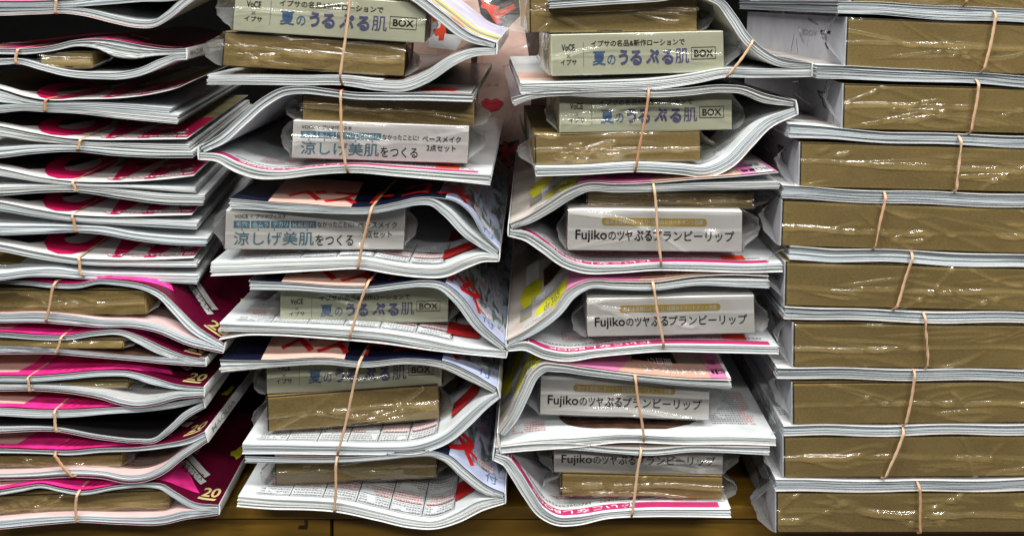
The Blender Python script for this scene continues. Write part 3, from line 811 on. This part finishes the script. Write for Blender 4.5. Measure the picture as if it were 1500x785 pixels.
# five white bundles: cover edge, upper block, lower block, band
W5 = [
 ([(-60,116),(0,130),(40,142),(70,147),(120,146),(190,143),(235,136),(258,130),(285,118)],
  [(-60,120,16),(0,134,16),(35,145,8),(68,150,5),(110,150,5),(180,153,6),(250,159,7)],
  [(-60,158,9),(0,155,9),(35,153,8),(68,155,8),(110,156,9),(180,161,12),(262,168,13)], (70,145),(67,163), 75, 272),
 ([(-60,176),(0,185),(50,195),(100,203),(140,205),(200,205),(274,204)],
  [(-60,178,13),(0,187,14),(50,197,11),(112,207,6),(200,211,7),(278,213,8)],
  [(-60,222,12),(0,218,12),(50,214,10),(110,214,7),(170,218,9),(230,221,9),(284,222,8)], (120,204),(115,219), 40, 274),
 ([(-60,238),(0,247),(60,260),(110,266),(150,267),(240,263),(284,258)],
  [(-60,241,9),(0,249,9),(50,258,8),(105,268,5),(200,272,5),(287,276,7)],
  [(-60,276,10),(0,273,12),(60,272,9),(110,273,7),(180,279,11),(240,285,13),(299,287,13)], (108,266),(113,280), 35, 284),
 ([(-60,288),(0,296),(50,306),(100,314),(150,317),(240,316),(281,315)],
  [(-60,290,12),(0,298,12),(50,308,10),(112,318,8),(200,321,11),(289,325,12)],
  [(-60,331,12),(0,331,12),(60,331,10),(112,332,7),(150,334,8),(200,343,8),(250,348,9),(303,350,9)], (107,315),(114,339), 40, 281),
 ([(-60,350),(0,358),(60,370),(110,378),(150,380),(240,380),(284,378)],
  [(-60,352,8),(0,360,8),(60,372,8),(120,381,7),(200,383,8),(290,384,8)],
  [(-60,401,8),(0,401,8),(40,396,8),(80,394,10),(120,399,8),(200,402,8),(291,404,11)], (117,376),(122,403), 30, 284)]
lab5 = ['uppermost of five, its cover corner curling up',
        'second of five, left of the pinched spine',
        'middle one of five, thick lower half',
        'fourth of five, halves parted by dark gap',
        'lowest of five, resting on a maroon one']
for i, (cv, up, lo, bt, bb, dr, xr) in enumerate(W5):
    fr = Frame(100, (cv[3][1]+lo[3][1])/2+6, 0.0, YAW1)
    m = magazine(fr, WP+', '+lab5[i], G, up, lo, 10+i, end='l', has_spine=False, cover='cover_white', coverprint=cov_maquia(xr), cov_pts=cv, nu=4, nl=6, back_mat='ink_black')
    bundle_band(fr, m, bt, bb, (dr, 0), 'rubber band over magenta capitals, '+['first','second','third','fourth','fifth'][i]+' white bundle of left stack', GB, seed=10+i)
fr = Frame(100, 390, 0.0, YAW1)
brown_box(fr, [(-90,385),(112,388),(112,402),(-90,400)], 0.02, 'thin brown box end glimpsed inside the lowest white-covered magazine', GX, 19, ears=(False,True), slots=False)

# six maroon bundles
M6 = [
 dict(up=[(-60,410,5),(0,411,5),(40,412,6),(80,416,6),(115,416,6),(145,410,6),(170,411,7),(213,418,8),(238,429,10),(258,447,12),(290,478,13),(328,503,8)],
      lo=[(-60,460,11),(0,460,11),(60,459,12),(100,462,12),(150,469,9),(190,470,8),(230,476,9),(280,495,10),(328,507,9)],
      band=((83,412),(70,471)), dr=30, k=0, box=[(-90,424),(213,424),(213,461),(-90,461)], r=0.004, base='paper_blush', yaw=0, lab='thick brown box inside and fanned spine'),
 dict(up=[(-60,487,7),(0,487,7),(60,491,7),(100,491,7),(140,485,7),(180,484,8),(205,492,12),(240,508,13),(270,520,9),(300,526,8)],
      lo=[(-60,507,10),(0,507,10),(80,511,6),(130,516,5),(200,522,5),(250,524,8),(301,524,11)],
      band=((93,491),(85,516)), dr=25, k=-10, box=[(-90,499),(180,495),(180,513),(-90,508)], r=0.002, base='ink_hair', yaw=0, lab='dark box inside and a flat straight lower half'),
 dict(up=[(-60,551,9),(0,551,9),(50,551,9),(100,547,9),(150,543,9),(190,544,9),(220,551,12),(260,563,8),(298,567,6)],
      lo=[(-60,565,6),(0,565,6),(60,566,5),(120,571,6),(150,575,8),(180,583,9),(200,586,9),(230,581,10),(255,575,9),(298,573,6)],
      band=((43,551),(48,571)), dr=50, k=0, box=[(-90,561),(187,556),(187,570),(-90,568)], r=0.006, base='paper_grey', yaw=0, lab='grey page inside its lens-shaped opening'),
 dict(up=[(-60,597,12),(0,597,13),(60,600,13),(100,600,12),(160,597,10),(220,594,9),(262,588,9),(296,582,7)],
      lo=[(-60,626,7),(0,625,7),(80,626,4),(150,638,4),(200,643,4),(225,642,5),(245,627,7),(270,604,8),(296,590,7)],
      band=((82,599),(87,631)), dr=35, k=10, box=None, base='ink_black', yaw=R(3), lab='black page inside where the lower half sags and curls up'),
 dict(up=[(-60,657,7),(0,657,7),(60,659,6),(100,660,7),(150,656,7),(200,655,6),(240,650,7),(280,641,8),(300,632,7)],
      lo=[(-60,696,6),(0,695,6),(50,693,7),(100,689,8),(150,691,8),(190,697,9),(210,695,9),(235,685,9),(262,665,8),(285,649,8),(300,640,7)],
      band=((82,661),(110,696)), dr=25, k=0, box=[(-90,668),(177,664),(177,684),(-90,684)], r=0.007, base='paper_blush', yaw=0, lab='lettered grey spine rising towards the second stack'),
 dict(up=[(-60,722,7),(0,718,7),(30,713,7),(60,709,6),(90,715,6),(115,719,6),(170,711,6),(215,707,7),(237,708,9),(258,720,10),(285,735,10),(320,739,7)],
      lo=[(-60,768,10),(0,762,11),(60,757,10),(115,755,8),(180,757,9),(240,755,11),(270,748,11),(300,747,8),(320,746,6)],
      band=((116,719),(114,763)), dr=25, k=40, box=[(-90,728),(247,718),(247,745),(-90,757)], r=0.006, base='paper_blush', yaw=R(3), lab='long brown box inside, lowest of left stack'),
]
for i, q in enumerate(M6):
    y = (q['up'][3][1]+q['lo'][3][1])/2
    fr = Frame(150, y, 0.0, q['yaw'])
    xr = q['up'][-1][0]
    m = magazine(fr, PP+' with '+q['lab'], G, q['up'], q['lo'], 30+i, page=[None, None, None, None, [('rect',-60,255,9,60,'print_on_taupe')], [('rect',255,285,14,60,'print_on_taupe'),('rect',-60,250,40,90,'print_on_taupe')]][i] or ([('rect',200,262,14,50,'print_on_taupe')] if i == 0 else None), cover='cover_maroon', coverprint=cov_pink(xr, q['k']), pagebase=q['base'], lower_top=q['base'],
                 spine_mat='cover_white' if i != 5 else 'paper_grey', spine_txt='MAQUIA' if i == 4 else None, back_mat='cover_maroon', tone=['page_edge','page_edge_cool','page_edge_cool','page_edge'])
    bundle_band(fr, m, q['band'][0], q['band'][1], (q['dr'], 0), 'tan rubber band over hot pink print, '+['first','second','third','fourth','fifth','lowest'][i]+' maroon bundle of the left stack', GB, seed=30+i)
    if q['box']:
        brown_box(fr, q['box'], q['r'], ['brown box with a bright seam line, inside the first maroon magazine', 'shaded brown box end inside the second maroon magazine of the left stack',
                  'narrow dark box end inside the third maroon magazine of the left stack', '', 'brown box behind the steeply slanting band in the left stack',
                  'long film-wrapped brown box inside the lowest maroon magazine'][i], GX, 60+i, ears=(False,True), slots=False, dp=0.15)

# ------------------------------------------------------------------ stack two
G = 'magazines in the second stack'; GB = 'rubber bands round the second stack bundles'; GC = 'printed cosmetics boxes'; GX = 'brown boxes in the middle stacks'
# 2.1
fr = Frame(500, 120, 0.0)
m = magazine(fr, 'magazine topping the second stack, striped cover bending down to its spine', G,
    [(470,-60,10),(560,-32,10),(612,-8,13),(650,20,14),(690,50,13),(726,63,8)],
    [(303,110,13),(360,110,13),(440,112,12),(500,112,12),(560,118,14),(590,118,15),(620,107,15),(660,82,14),(690,72,11),(726,71,8)], 101,
    cover='cover_lilac', coverprint=[('rect',640,700,6,20,'print_grey'),('rect',600,728,22,34,'ink_yellow'),('poly',ell(668,12,10,6,12,.3),'ink_orange'),('rect',600,728,40,60,'ink_grey'),('rect',560,728,60,80,'ink_yellow')],
    pagebase='ink_hair', lower_top='paper_white', page=[('rect',303,560,0.9,60,'paper_white'),('poly',[(590,5),(650,3),(690,10),(660,60),(600,60)],'cover_taupe')], nl=8)
bundle_band(fr, m, (520,-45), (502,124), (10,0), 'long tan band over the topmost pale green box of the second stack', GB, seed=101, mid=2, bulge=0.012)
printed_box(fr, [(344,-14),(622,5),(620,66),(343,45)], -0.006, 'green', 'pale green box tilted down to the right, at the top of the second stack', GC, 101)
brown_box(fr, [(327,45),(590,66),(588,114),(326,98)], -0.004, 'tilted brown box under the topmost green box of the second stack', GX, 102)
# 2.2
fr = Frame(500, 200, 0.0)
m = magazine(fr, 'magazine gaping to the left with magenta band inside, second in the second stack', G,
    [(293,215,10),(320,199,14),(350,173,14),(385,144,13),(412,130,12),(440,127,11),(480,131,10),(520,136,10),(560,137,10),(620,137,11),(692,139,11)],
    [(293,225,8),(320,227,9),(350,240,12),(380,249,12),(410,251,10),(460,246,9),(520,243,9),(580,247,10),(650,252,11),(719,256,14)], 102, end='l',
    cover='cover_navy', coverprint=[('rect',560,690,1,60,'paper_grey'),('poly',ell(640,20,32,16,16,.3),'ink_red'),('rect',610,680,3,9,'print_red'),('poly',[(440,1),(505,1),(490,30),(450,30)],'ink_brick')],
    page=pg_book(306, 700), nl=7, back_mat='cover_white')
bundle_band(fr, m, (500,133), (510,252), (5,-5), 'slack tan band bending over the upper white box with blue tiles', GB, seed=102, mid=-3)
brown_box(fr, [(442,140),(694,143),(693,188),(442,179)], 0.010, 'shaded brown box above a white printed box in the second stack', GX, 103)
printed_box(fr, [(428,176),(686,188),(684,242),(429,232)], 0.006, 'white', 'upper white box with blue tiles, shadowed on the left', GC, 103)
# 2.3
fr = Frame(500, 350, 0.0)
m = magazine(fr, 'navy magazine with loose cover lifting at the right, third in the second stack', G,
    [(336,291,15),(400,297,12),(450,301,11),(500,305,9),(540,305,9),(580,298,9),(610,291,10),(633,291,11),(655,304,13),(690,339,13),(730,369,8)],
    [(308,386,17),(400,383,16),(470,381,14),(530,380,13),(580,388,13),(615,392,13),(648,391,14),(680,379,13),(705,372,11),(730,374,8)], 103,
    cover='cover_navy', coverprint=cov_voce(), cov_pts=[(336,291),(400,297),(450,300),(500,304),(540,304),(580,297),(610,290),(640,290),(668,296),(688,312),(705,340),(731,367)],
    page=pg_table(330, 650), nl=8, spine_mat='cover_white')
bundle_band(fr, m, (545,303), (525,394), (25,0), 'tan band in front of the lower white box with blue tiles', GB, seed=103)
printed_box(fr, [(329,307),(590,317),(588,374),(331,366)], 0.002, 'white', 'lower white box with blue tiles, under ragged page edges', GC, 104)
# 2.4
fr = Frame(500, 460, 0.0)
m = magazine(fr, 'navy magazine with the lowest pages peeling away on the left, fourth in the second stack', G,
    [(365,412,13),(430,415,11),(500,420,10),(540,420,9),(590,414,9),(618,411,10),(648,414,12),(675,434,14),(705,474,13),(741,508,8)],
    [(321,474,12),(400,477,11),(500,482,12),(560,487,12),(620,496,13),(680,508,12),(741,514,9)], 104,
    cover='cover_navy', coverprint=cov_voce(20, 0), page=pg_table(340, 660, (650,700))+[], back=[(319,498),(360,491),(400,491),(480,496),(560,503),(640,514),(741,524)])
bundle_band(fr, m, (540,412), (512,494), (20,0), 'tan band slanting over the greenish box, fourth bundle of the second stack', GB, seed=104)
printed_box(fr, [(411,426),(656,427),(654,479),(410,476)], 0.012, 'green', 'yellowish green box alone in the middle of the second stack', GC, 105)
# 2.5
fr = Frame(500, 600, 0.0)
m = magazine(fr, 'navy magazine with white text pages below two boxes, fifth in the second stack', G,
    [(322,527,20),(360,528,15),(400,528,11),(480,525,10),(530,530,9),(600,525,9),(650,530,11),(690,547,12),(727,569,8)],
    [(355,650,13),(400,651,12),(500,653,11),(560,654,10),(615,650,12),(650,636,13),(680,610,14),(705,588,12),(727,575,8)], 105,
    cover='cover_navy', coverprint=cov_voce(-10, -5), page=pg_table(372, 640, (660,700)), nl=8)
bundle_band(fr, m, (527,529), (495,664), (20,0), 'long tan band over green and brown boxes, fifth in second stack', GB, seed=105, mid=1)
printed_box(fr, [(390,520),(646,520),(644,574),(391,578)], 0.013, 'green', 'green box, top line hidden by pages, on a brown box in second stack', GC, 106)
brown_box(fr, [(391,579),(641,574),(639,622),(392,634)], 0.011, 'brown box under a green one on white text pages, second stack', GX, 106)
# 2.6
fr = Frame(500, 700, 0.0)
m = magazine(fr, 'navy magazine sagging over the table edge, lowest in the second stack', G,
    [(359,668,10),(430,670,9),(492,670,9),(560,666,8),(600,662,8),(636,661,9),(656,667,11),(684,690,13),(716,714,12),(738,723,7)],
    [(348,728,12),(400,732,12),(450,734,11),(492,737,11),(556,751,10),(600,761,10),(636,764,9),(668,752,12),(700,735,13),(738,729,7)], 106,
    cover='cover_navy', coverprint=cov_voce(10, 5), page=pg_table(372, 665, (665,700)), nl=7)
bundle_band(fr, m, (494,669), (491,749), (8,0), 'straight tan band on the lowest bundle of the second stack', GB, seed=106)
brown_box(fr, [(403,668),(637,668),(637,708),(403,715)], 0.018, 'brown box with glossy sparkles, inside the lowest magazine of the second stack', GX, 107)

# ------------------------------------------------------------------ stack three
G = 'magazines in the third stack'; GB = 'rubber bands round the third stack bundles'
fr = Frame(950, 100, 0.0, R(3.5))
m = magazine(fr, 'magazine round two boxes topping the third stack, bent down at right', G,
    [(804,2,11),(880,-3,11),(960,-7,10),(1030,-12,10),(1058,0,11),(1078,24,13),(1100,56,13),(1140,85,12),(1188,93,8)],
    [(763,123,14),(800,122,14),(880,120,13),(960,116,14),(1020,108,13),(1060,101,12),(1100,102,11),(1188,101,11)], 201,
    cover='cover_navy', pagebase='paper_white', page=[('rect',763,830,20,90,'ink_pale')], nl=8)
bundle_band(fr, m, (1102,60), (1064,113), (12,0), 'tan band slanting across the bent right corner of the topmost third-stack bundle', GB, seed=201)
brown_box(fr, [(775,-22),(1022,-22),(1020,46),(777,49)], 0.012, 'dark shaded brown box at the top edge above a green box, third stack', GX, 201, dp=0.16, ears=(2.2, True))
printed_box(fr, [(807,51),(1061,46),(1059,105),(808,112)], 0.006, 'green', 'brightest pale green box, directly under the dark box of the third stack', GC, 202)
fr = Frame(950, 190, 0.0, R(3.5))
m = magazine(fr, 'magazine curving up to a pinched right spine with text pages, second in the third stack', G,
    [(749,144,12),(781,136,9),(822,132,9),(873,133,10),(930,131,11),(960,132,11),(1000,130,11),(1060,125,11),(1088,127,11),(1120,138,13),(1164,148,8)],
    [(785,246,11),(850,245,10),(940,240,11),(1000,243,12),(1035,245,14),(1062,233,15),(1090,205,15),(1120,177,13),(1164,159,9)], 202,
    cover='cover_navy', coverprint=[('rect',880,960,2,40,'ink_brick')], page=[('poly',[(1065,14),(1130,14),(1130,60),(1065,60)],'print_grey'),('rect',1050,1110,60,90,'ink_brick'),('rect',785,1060,12,13,'ink_grey')], nl=7)
bundle_band(fr, m, (950,130), (930,251), (5,0), 'tan band down the green box and the brown box below it, third stack', GB, seed=202)
printed_box(fr, [(819,136),(1073,136),(1071,188),(820,197)], 0.010, 'green', 'green box crossed by a glossy seam, resting on a brown box in the third stack', GC, 203)
brown_box(fr, [(783,197),(1027,192),(1025,235),(784,244)], 0.008, 'brown box below the seamed green box of the third stack', GX, 203, ears=(1.5, True))
fr = Frame(950, 330, 0.0)
m = magazine(fr, 'pink and peach magazine with loose cover edge, third in third stack', G,
    [(747,328,8),(770,318,11),(800,300,13),(830,281,13),(860,270,11),(900,271,11),(960,271,10),(1020,269,10),(1080,268,10),(1142,267,10)],
    [(747,337,8),(772,341,11),(800,358,12),(830,380,11),(856,388,11),(900,390,9),(960,386,9),(1020,386,10),(1100,388,10),(1146,386,11)], 203, end='l',
    cover='cover_taupe', coverprint=cov_lip(25, 1138, 748), cov_pts=[(747,328),(770,318),(800,300),(830,280),(860,269),(900,270),(960,268),(1020,263),(1080,259),(1140,253)],
    page=pg_book(765, 1128), back_mat='cover_white')
bundle_band(fr, m, (957,270), (968,388), (-12,0), 'thin tan band over the upper white lip product box, third stack', GB, seed=203)
brown_box(fr, [(860,278),(1106,282),(1100,306),(860,303)], 0.016, 'shaded brown box behind the upper white lip product box', GX, 204)
printed_box(fr, [(832,307),(1088,309),(1086,370),(832,366)], 0.004, 'fuji', 'uppermost white lip product box with gold pill, third stack', GC, 205)
fr = Frame(950, 460, 0.0)
m = magazine(fr, 'pink and peach magazine with wide grey slope, fourth in third stack', G,
    [(743,498,8),(765,487,11),(785,474,13),(812,453,13),(835,426,13),(860,414,11),(900,415,10),(960,416,10),(1020,409,10),(1080,409,12),(1127,409,14)],
    [(743,506,7),(770,502,10),(800,513,11),(830,518,10),(870,514,8),(920,509,8),(960,506,8),(1050,506,9),(1141,508,9)], 204, end='l',
    cover='cover_taupe', coverprint=cov_lip(10, 1125, 744), cov_pts=[(743,498),(765,487),(785,474),(812,453),(835,425),(860,413),(900,413),(960,413),(1020,405),(1080,403),(1126,405)],
    page=pg_book(765, 1130), back_mat='cover_white')
bundle_band(fr, m, (956,413), (972,508), (-12,0), 'thin tan band over the second white lip product box, third stack', GB, seed=204)
brown_box(fr, [(880,424),(1100,424),(1100,436),(880,436)], 0.03, 'sliver of dark box above the second white lip product box', GX, 205, slots=False)
printed_box(fr, [(860,437),(1106,433),(1104,487),(861,494)], 0.004, 'fuji', 'second white lip product box from the top, tilted up to the right', GC, 206)
fr = Frame(950, 600, 0.0)
m = magazine(fr, 'pink and peach magazine opened wide over a brown hair photo, fifth in the third stack', G,
    [(731,634,9),(745,614,12),(764,575,13),(779,546,13),(795,534,13),(818,535,11),(860,541,10),(930,550,9),(1000,558,8),(1073,563,8)],
    [(733,652,10),(780,645,13),(850,641,12),(900,637,10),(1000,640,9),(1080,640,9),(1137,642,9)], 205, end='l',
    cover='cover_taupe', coverprint=cov_lip(-20, 1071, 732), cov_pts=[(731,634),(745,614),(764,575),(779,545),(795,533),(818,534),(860,540),(930,549),(1000,555),(1071,557)],
    page=[('poly',ell(925,28,105,20,24,.03),'ink_hair'),('rect',750,800,12,28,'print_red'),('rect',1052,1100,18,70,'print_grey'),('rect',1100,1120,18,70,'print_red')], back_mat='cover_white')
bundle_band(fr, m, (930,549), (943,644), (-6,0), 'tan band over the third white lip product box and the hair photo', GB, seed=205)
printed_box(fr, [(792,548),(1040,560),(1038,613),(792,608)], 0.012, 'fuji', 'third white lip product box, shadowed, above a photo of hair', GC, 207)
fr = Frame(950, 700, 0.0)
m = magazine(fr, 'magazine with deep curving left side and magenta band, lowest in the third stack', G,
    [(726,655,8),(779,650,10),(838,650,9),(898,656,8),(950,658,9),(1019,653,9),(1058,654,9),(1127,655,12)],
    [(726,665,8),(745,672,11),(760,690,13),(779,720,13),(799,747,12),(818,757,11),(840,757,11),(888,750,8),(950,746,9),(1010,746,9),(1071,746,10)], 206, end='l',
    cover='cover_taupe', coverprint=cov_lip(0, 1120, 740)[5:9], page=pg_book(740, 1055), back_mat='cover_white')
bundle_band(fr, m, (939,657), (925,755), (-14,0), 'tan band on the lowest bundle of the third stack', GB, seed=206, mid=-2)
printed_box(fr, [(812,640),(1060,643),(1058,695),(812,691)], 0.012, 'fuji', 'lowest white lip product box, its top hidden by pages', GC, 208)
brown_box(fr, [(822,693),(1059,697),(1058,732),(822,725)], 0.010, 'orange-tinged brown box in the lowest bundle of the third stack', GX, 207)

# ------------------------------------------------------------------ stack four
G = 'magazines on the boxes of the right stack'; GB = 'rubber bands round the right stack bundles'; GX = 'wide brown boxes of the right stack'
Q = [ # magazine top-left, thickness, right y at 1500, box TL, TR, BL(y), BR(y), band
 dict(mag=None, box=[(1250,-50),(1500,-40),(1500,14),(1247,2)], band=((1412,-45),(1411,8))),
 dict(mag=[(1227,3,16),(1290,5,17),(1340,7,18),(1400,9,20),(1450,13,18),(1500,15,18),(1660,17,18)], box=[(1243,27),(1500,36),(1500,109),(1237,98)], band=((1456,17),(1436,107))),
 dict(mag=[(1196,96,18),(1260,99,18),(1340,101,17),(1420,108,14),(1500,112,15),(1660,118,15)], box=[(1238,121),(1500,130),(1500,195),(1233,191)], band=((1430,118),(1418,196))),
 dict(mag=[(1157,182,19),(1230,189,15),(1300,194,14),(1400,198,14),(1500,200,15),(1660,204,15)], box=[(1174,208),(1500,217),(1500,281),(1170,275)], band=((1404,200),(1397,281)), tw=2.5),
 dict(mag=[(1146,272,17),(1220,277,16),(1300,281,16),(1400,283,17),(1500,286,17),(1630,288,17)], box=[(1148,294),(1500,304),(1500,372),(1143,359)], band=((1295,282),(1278,365)), tw=.8),
 dict(mag=[(1157,361,18),(1220,365,17),(1300,367,16),(1400,371,17),(1500,375,16),(1640,377,16)], box=[(1153,384),(1500,392),(1500,456),(1148,447)], band=((1335,370),(1308,453))),
 dict(mag=[(1149,450,16),(1220,453,14),(1300,456,14),(1400,458,14),(1500,459,13),(1640,460,13)], box=[(1165,473),(1500,476),(1500,540),(1160,537)], band=((1352,458),(1355,538)), tw=3),
 dict(mag=[(1138,539,14),(1220,540,14),(1300,541,14),(1400,542,14),(1500,543,13),(1640,543,13)], box=[(1163,560),(1500,558),(1500,618),(1160,622)], band=((1338,541),(1322,622))),
 dict(mag=[(1148,624,13),(1220,623,13),(1300,624,13),(1400,623,12),(1500,622,13),(1640,622,13)], box=[(1150,639),(1500,637),(1500,697),(1147,699)], band=((1322,625),(1292,699))),
 dict(mag=[(1136,702,16),(1220,703,15),(1300,705,14),(1400,704,14),(1500,702,15),(1640,702,15)], box=[(1140,721),(1500,720),(1500,779),(1135,779)], band=((1343,705),(1345,780))),
]
names4 = ['topmost', 'second', 'third', 'fourth', 'fifth', 'sixth', 'seventh', 'eighth', 'ninth', 'lowest']
bx4 = ['at the very top, only its lower edge in view', 'tall and plain with glints only at its right', 'with a straight glossy seam and film fold at left', 'covered in crinkled glints, behind a twisted band',
       'with long broken glints, right of upper lip product box', 'with a long level seam beside the fourth bundle', 'with a looped glint at upper left, behind a twisted band',
       'with looping glints at its right end', 'with speckled glints on the left and a slanting band', 'lowest of the right stack, pointed film fold at left']
for i, q in enumerate(Q):
    b = q['box']; fr = Frame(1320, b[2][1], 0.0)
    wpx = 434
    TL, TR, BR, BL = b
    # carry the box on to the right, out of the frame, at its full width
    k = (TL[0]+wpx-TL[0])/(TR[0]-TL[0]); TR2 = (TL[0]+wpx, TL[1]+(TR[1]-TL[1])*k); BR2 = (BL[0]+wpx, BL[1]+(BR[1]-BL[1])*k)
    brown_box(fr, [TL, TR2, BR2, BL], 0.0006, 'wide film-wrapped brown box '+bx4[i], GX, 300+i, dp=0.275, ears=(1.4, False), slots=False, amt=1.0, side=True, side_up=0.0095 if q['mag'] else 0.0)
    if q['mag']:
        t = thing('magazine', names4[i]+' magazine lying flat on a brown box in the right stack', 'magazine', fr, G)
        wx = np.linspace(q['mag'][0][0], q['mag'][-1][0], 40); my = np.interp(wx, [p[0] for p in q['mag']], [p[1] for p in q['mag']]); mt = np.interp(wx, [p[0] for p in q['mag']], [p[2] for p in q['mag']])
        wv = [(a, b+1.1*math.sin(a/31+i*1.3)*min(1, (a-wx[0])/60), c) for a, b, c in zip(wx.tolist(), my.tolist(), mt.tolist())]
        pr = Prof(fr, wv); pages(t, pr, 10, seed=300+i, gapk=3.0, tone=['page_edge_cool','page_edge_dull','page_edge_cool','page_edge_grey'], jl=1.5)
        # thin dark-gapped wave: a second short block gives the wavy gap
        c = sheet(t, pr, 'front_cover', 'cover_white'); bc = sheet(t, pr.off(pr.T+0.0005), 'back_cover', 'cover_taupe')
        prints(c, pr, [('rect', q['mag'][0][0]+3, q['mag'][0][0]+70, 14, 60, 'print_grey'), ('rect', 1200, 1650, 20, 240, 'ink_taupe' if False else 'cover_taupe')])
        zt = pr.zat
    else:
        zt = lambda x, z=fr.at(*TL).z: z
    zb = lambda x, z0=fr.at(*BL), z1=fr.at(*BR2): z0.z+(z1.z-z0.z)*(x-z0.x)/(z1.x-z0.x)
    band(fr, q['band'][0], q['band'][1], zt, zb, 'tan rubber band on the '+names4[i]+' brown box of the right stack', GB, seed=300+i, twist=q.get('tw', 0), bulge=0.0042,
         drift=(-6, 0))

# ------------------------------------------------------------------ behind the stacks
# a dark riser carries the upright magazine in the back row
zbase = TZ + 0.165
mb = MB(); mb.box((-0.17, 0.0, 0.0005), (0.17, 0.30, 0.160), 'ink_hair'); mb2 = MB(); mb2.box((-0.175, -0.004, 0.1605), (0.175, 0.305, 0.165), 'ink_hair')
rz = bpy.data.objects.new('display_riser', None); COL.objects.link(rz); rz.location = ((742-CX)*S*1.5, 0.292, TZ)
rz['label'] = 'dark riser block under the upright magazine behind the middle stacks'; rz['category'] = 'riser'
mb.build('riser_body', rz); mb2.build('riser_top', rz)

def upright():
    y0 = 0.30; k = (D+y0)/D
    fr = Frame(735, (CZ-zbase-0.001)/(S*k), y0, 0, R(-11)); loc = fr.O
    t = thing('magazine', 'upright magazine with a red-lipped woman on its cover, seen between the middle stacks', 'magazine', fr)
    wd, ht = 0.225, 0.42
    ht = 0.46
    mb = MB()
    for j in range(5): mb.box((-wd/2, 0.0006+j*0.002, 0), (wd/2-0.0008*(j % 2), 0.0022+j*0.002, ht), 'page_edge')
    mb.build('page_block', t)
    mb = MB(); mb.box((-wd/2, 0, 0), (wd/2, 0.0004, ht), 'ink_pale'); c = mb.build('front_cover', t)
    def P(px, py):
        q = fr.at(px, py); return (q.x, q.z)
    its = [([(752,-60),(860,-60),(860,330),(795,300),(780,230),(772,200),(778,150),(776,90),(765,20)], 'ink_hair', 0),
           ([(690,60),(712,70),(704,110),(700,170),(712,200),(690,230),(640,230),(640,60)], 'ink_peach', 0),
           ([(700,168),(712,180),(724,186),(740,182),(752,168),(758,176),(748,200),(728,206),(704,204)], 'ink_peach', 1), ([(742,110),(760,90),(764,150),(752,172),(746,150)], 'ink_skin', 1), ([(706,100),(711,96),(712,118),(709,122)], 'ink_skin', 1),
           ([(690,40),(706,46),(700,80),(696,120),(690,130)], 'ink_hair', 1),
           ([(628,0),(672,0),(676,60),(668,74),(628,70)], 'ink_white', 1),
           ([(632,6),(664,2),(666,10),(634,14)], 'ink_orange', 2), ([(632,24),(668,18),(670,27),(634,33)], 'ink_orange', 2), ([(634,44),(668,34),(672,44),(638,54)], 'ink_orange', 2),
           ([(650,6),(658,6),(650,60),(642,60)], 'ink_orange', 3), ([(652,36),(672,36),(672,52),(654,50)], 'ink_black', 3),
           ([(700,0),(760,-4),(762,24),(745,40),(716,36),(704,20)], 'ink_black', 1), ([(706,4),(732,10),(728,18),(704,12)], 'ink_orange', 2), ([(724,20),(752,6),(755,13),(728,29)], 'ink_orange', 2),
           ([(702,-2),(712,-2),(735,34),(727,36)], 'ink_orange', 3),
           ([(704,150),(712,144),(720,147),(727,144),(738,150),(728,153),(720,152),(712,153)], 'ink_lip', 1),
           ([(704,151),(712,153),(720,152.5),(728,153),(738,151),(731,161),(720,164),(710,160)], 'ink_lip', 1),
           ([(706,150.5),(720,151.2),(736,150.5),(720,153)], 'ink_brick', 2),
           ([(712,122),(717,120),(720,124),(714,126)], 'ink_peach', 2), ([(724,124),(728,121),(732,123),(728,126)], 'ink_peach', 2),
           ([(712,198),(734,212),(760,205),(772,330),(690,330),(700,215)], 'ink_black', 1),
           ([(726,214),(756,220),(756,226),(724,221)], 'ink_red', 2), ([(730,230),(758,208),(760,214),(733,236)], 'ink_red', 3), ([(736,207),(743,207),(750,240),(743,240)], 'ink_red', 4), ([(728,238),(752,236),(752,243),(728,245)], 'ink_red', 2),
           ([(735,250),(790,232),(800,330),(735,330)], 'ink_peach', 2), ([(700,255),(726,248),(726,330),(700,330)], 'cover_taupe', 2)]
    mb = MB()
    for pts, mat, lv in its:
        v = [P(*p) for p in pts]; n = len(v)
        mb.add([(max(-wd/2, min(wd/2, a)), -0.0003-0.00012*lv, max(0.0, min(ht, b))) for a, b in v], [list(range(n))], mat)
    mb.build('cover_print', c)
    # clear film bag round it
    mb = MB(); rg = np.random.RandomState(5)
    def f(U, V):
        a = -wd/2-0.006 + U*(wd+0.012); b = V*ht
        c_ = -0.003 - 0.002*np.abs(np.sin(a*40+b*25))*np.abs(np.sin(b*12+2)) - 0.0007*np.abs(np.sin(a*90-b*40))**3
        return a, c_, b
    film_grid(mb, f, 160, 160); mb.build('film_bag', t, smooth=True)
upright()
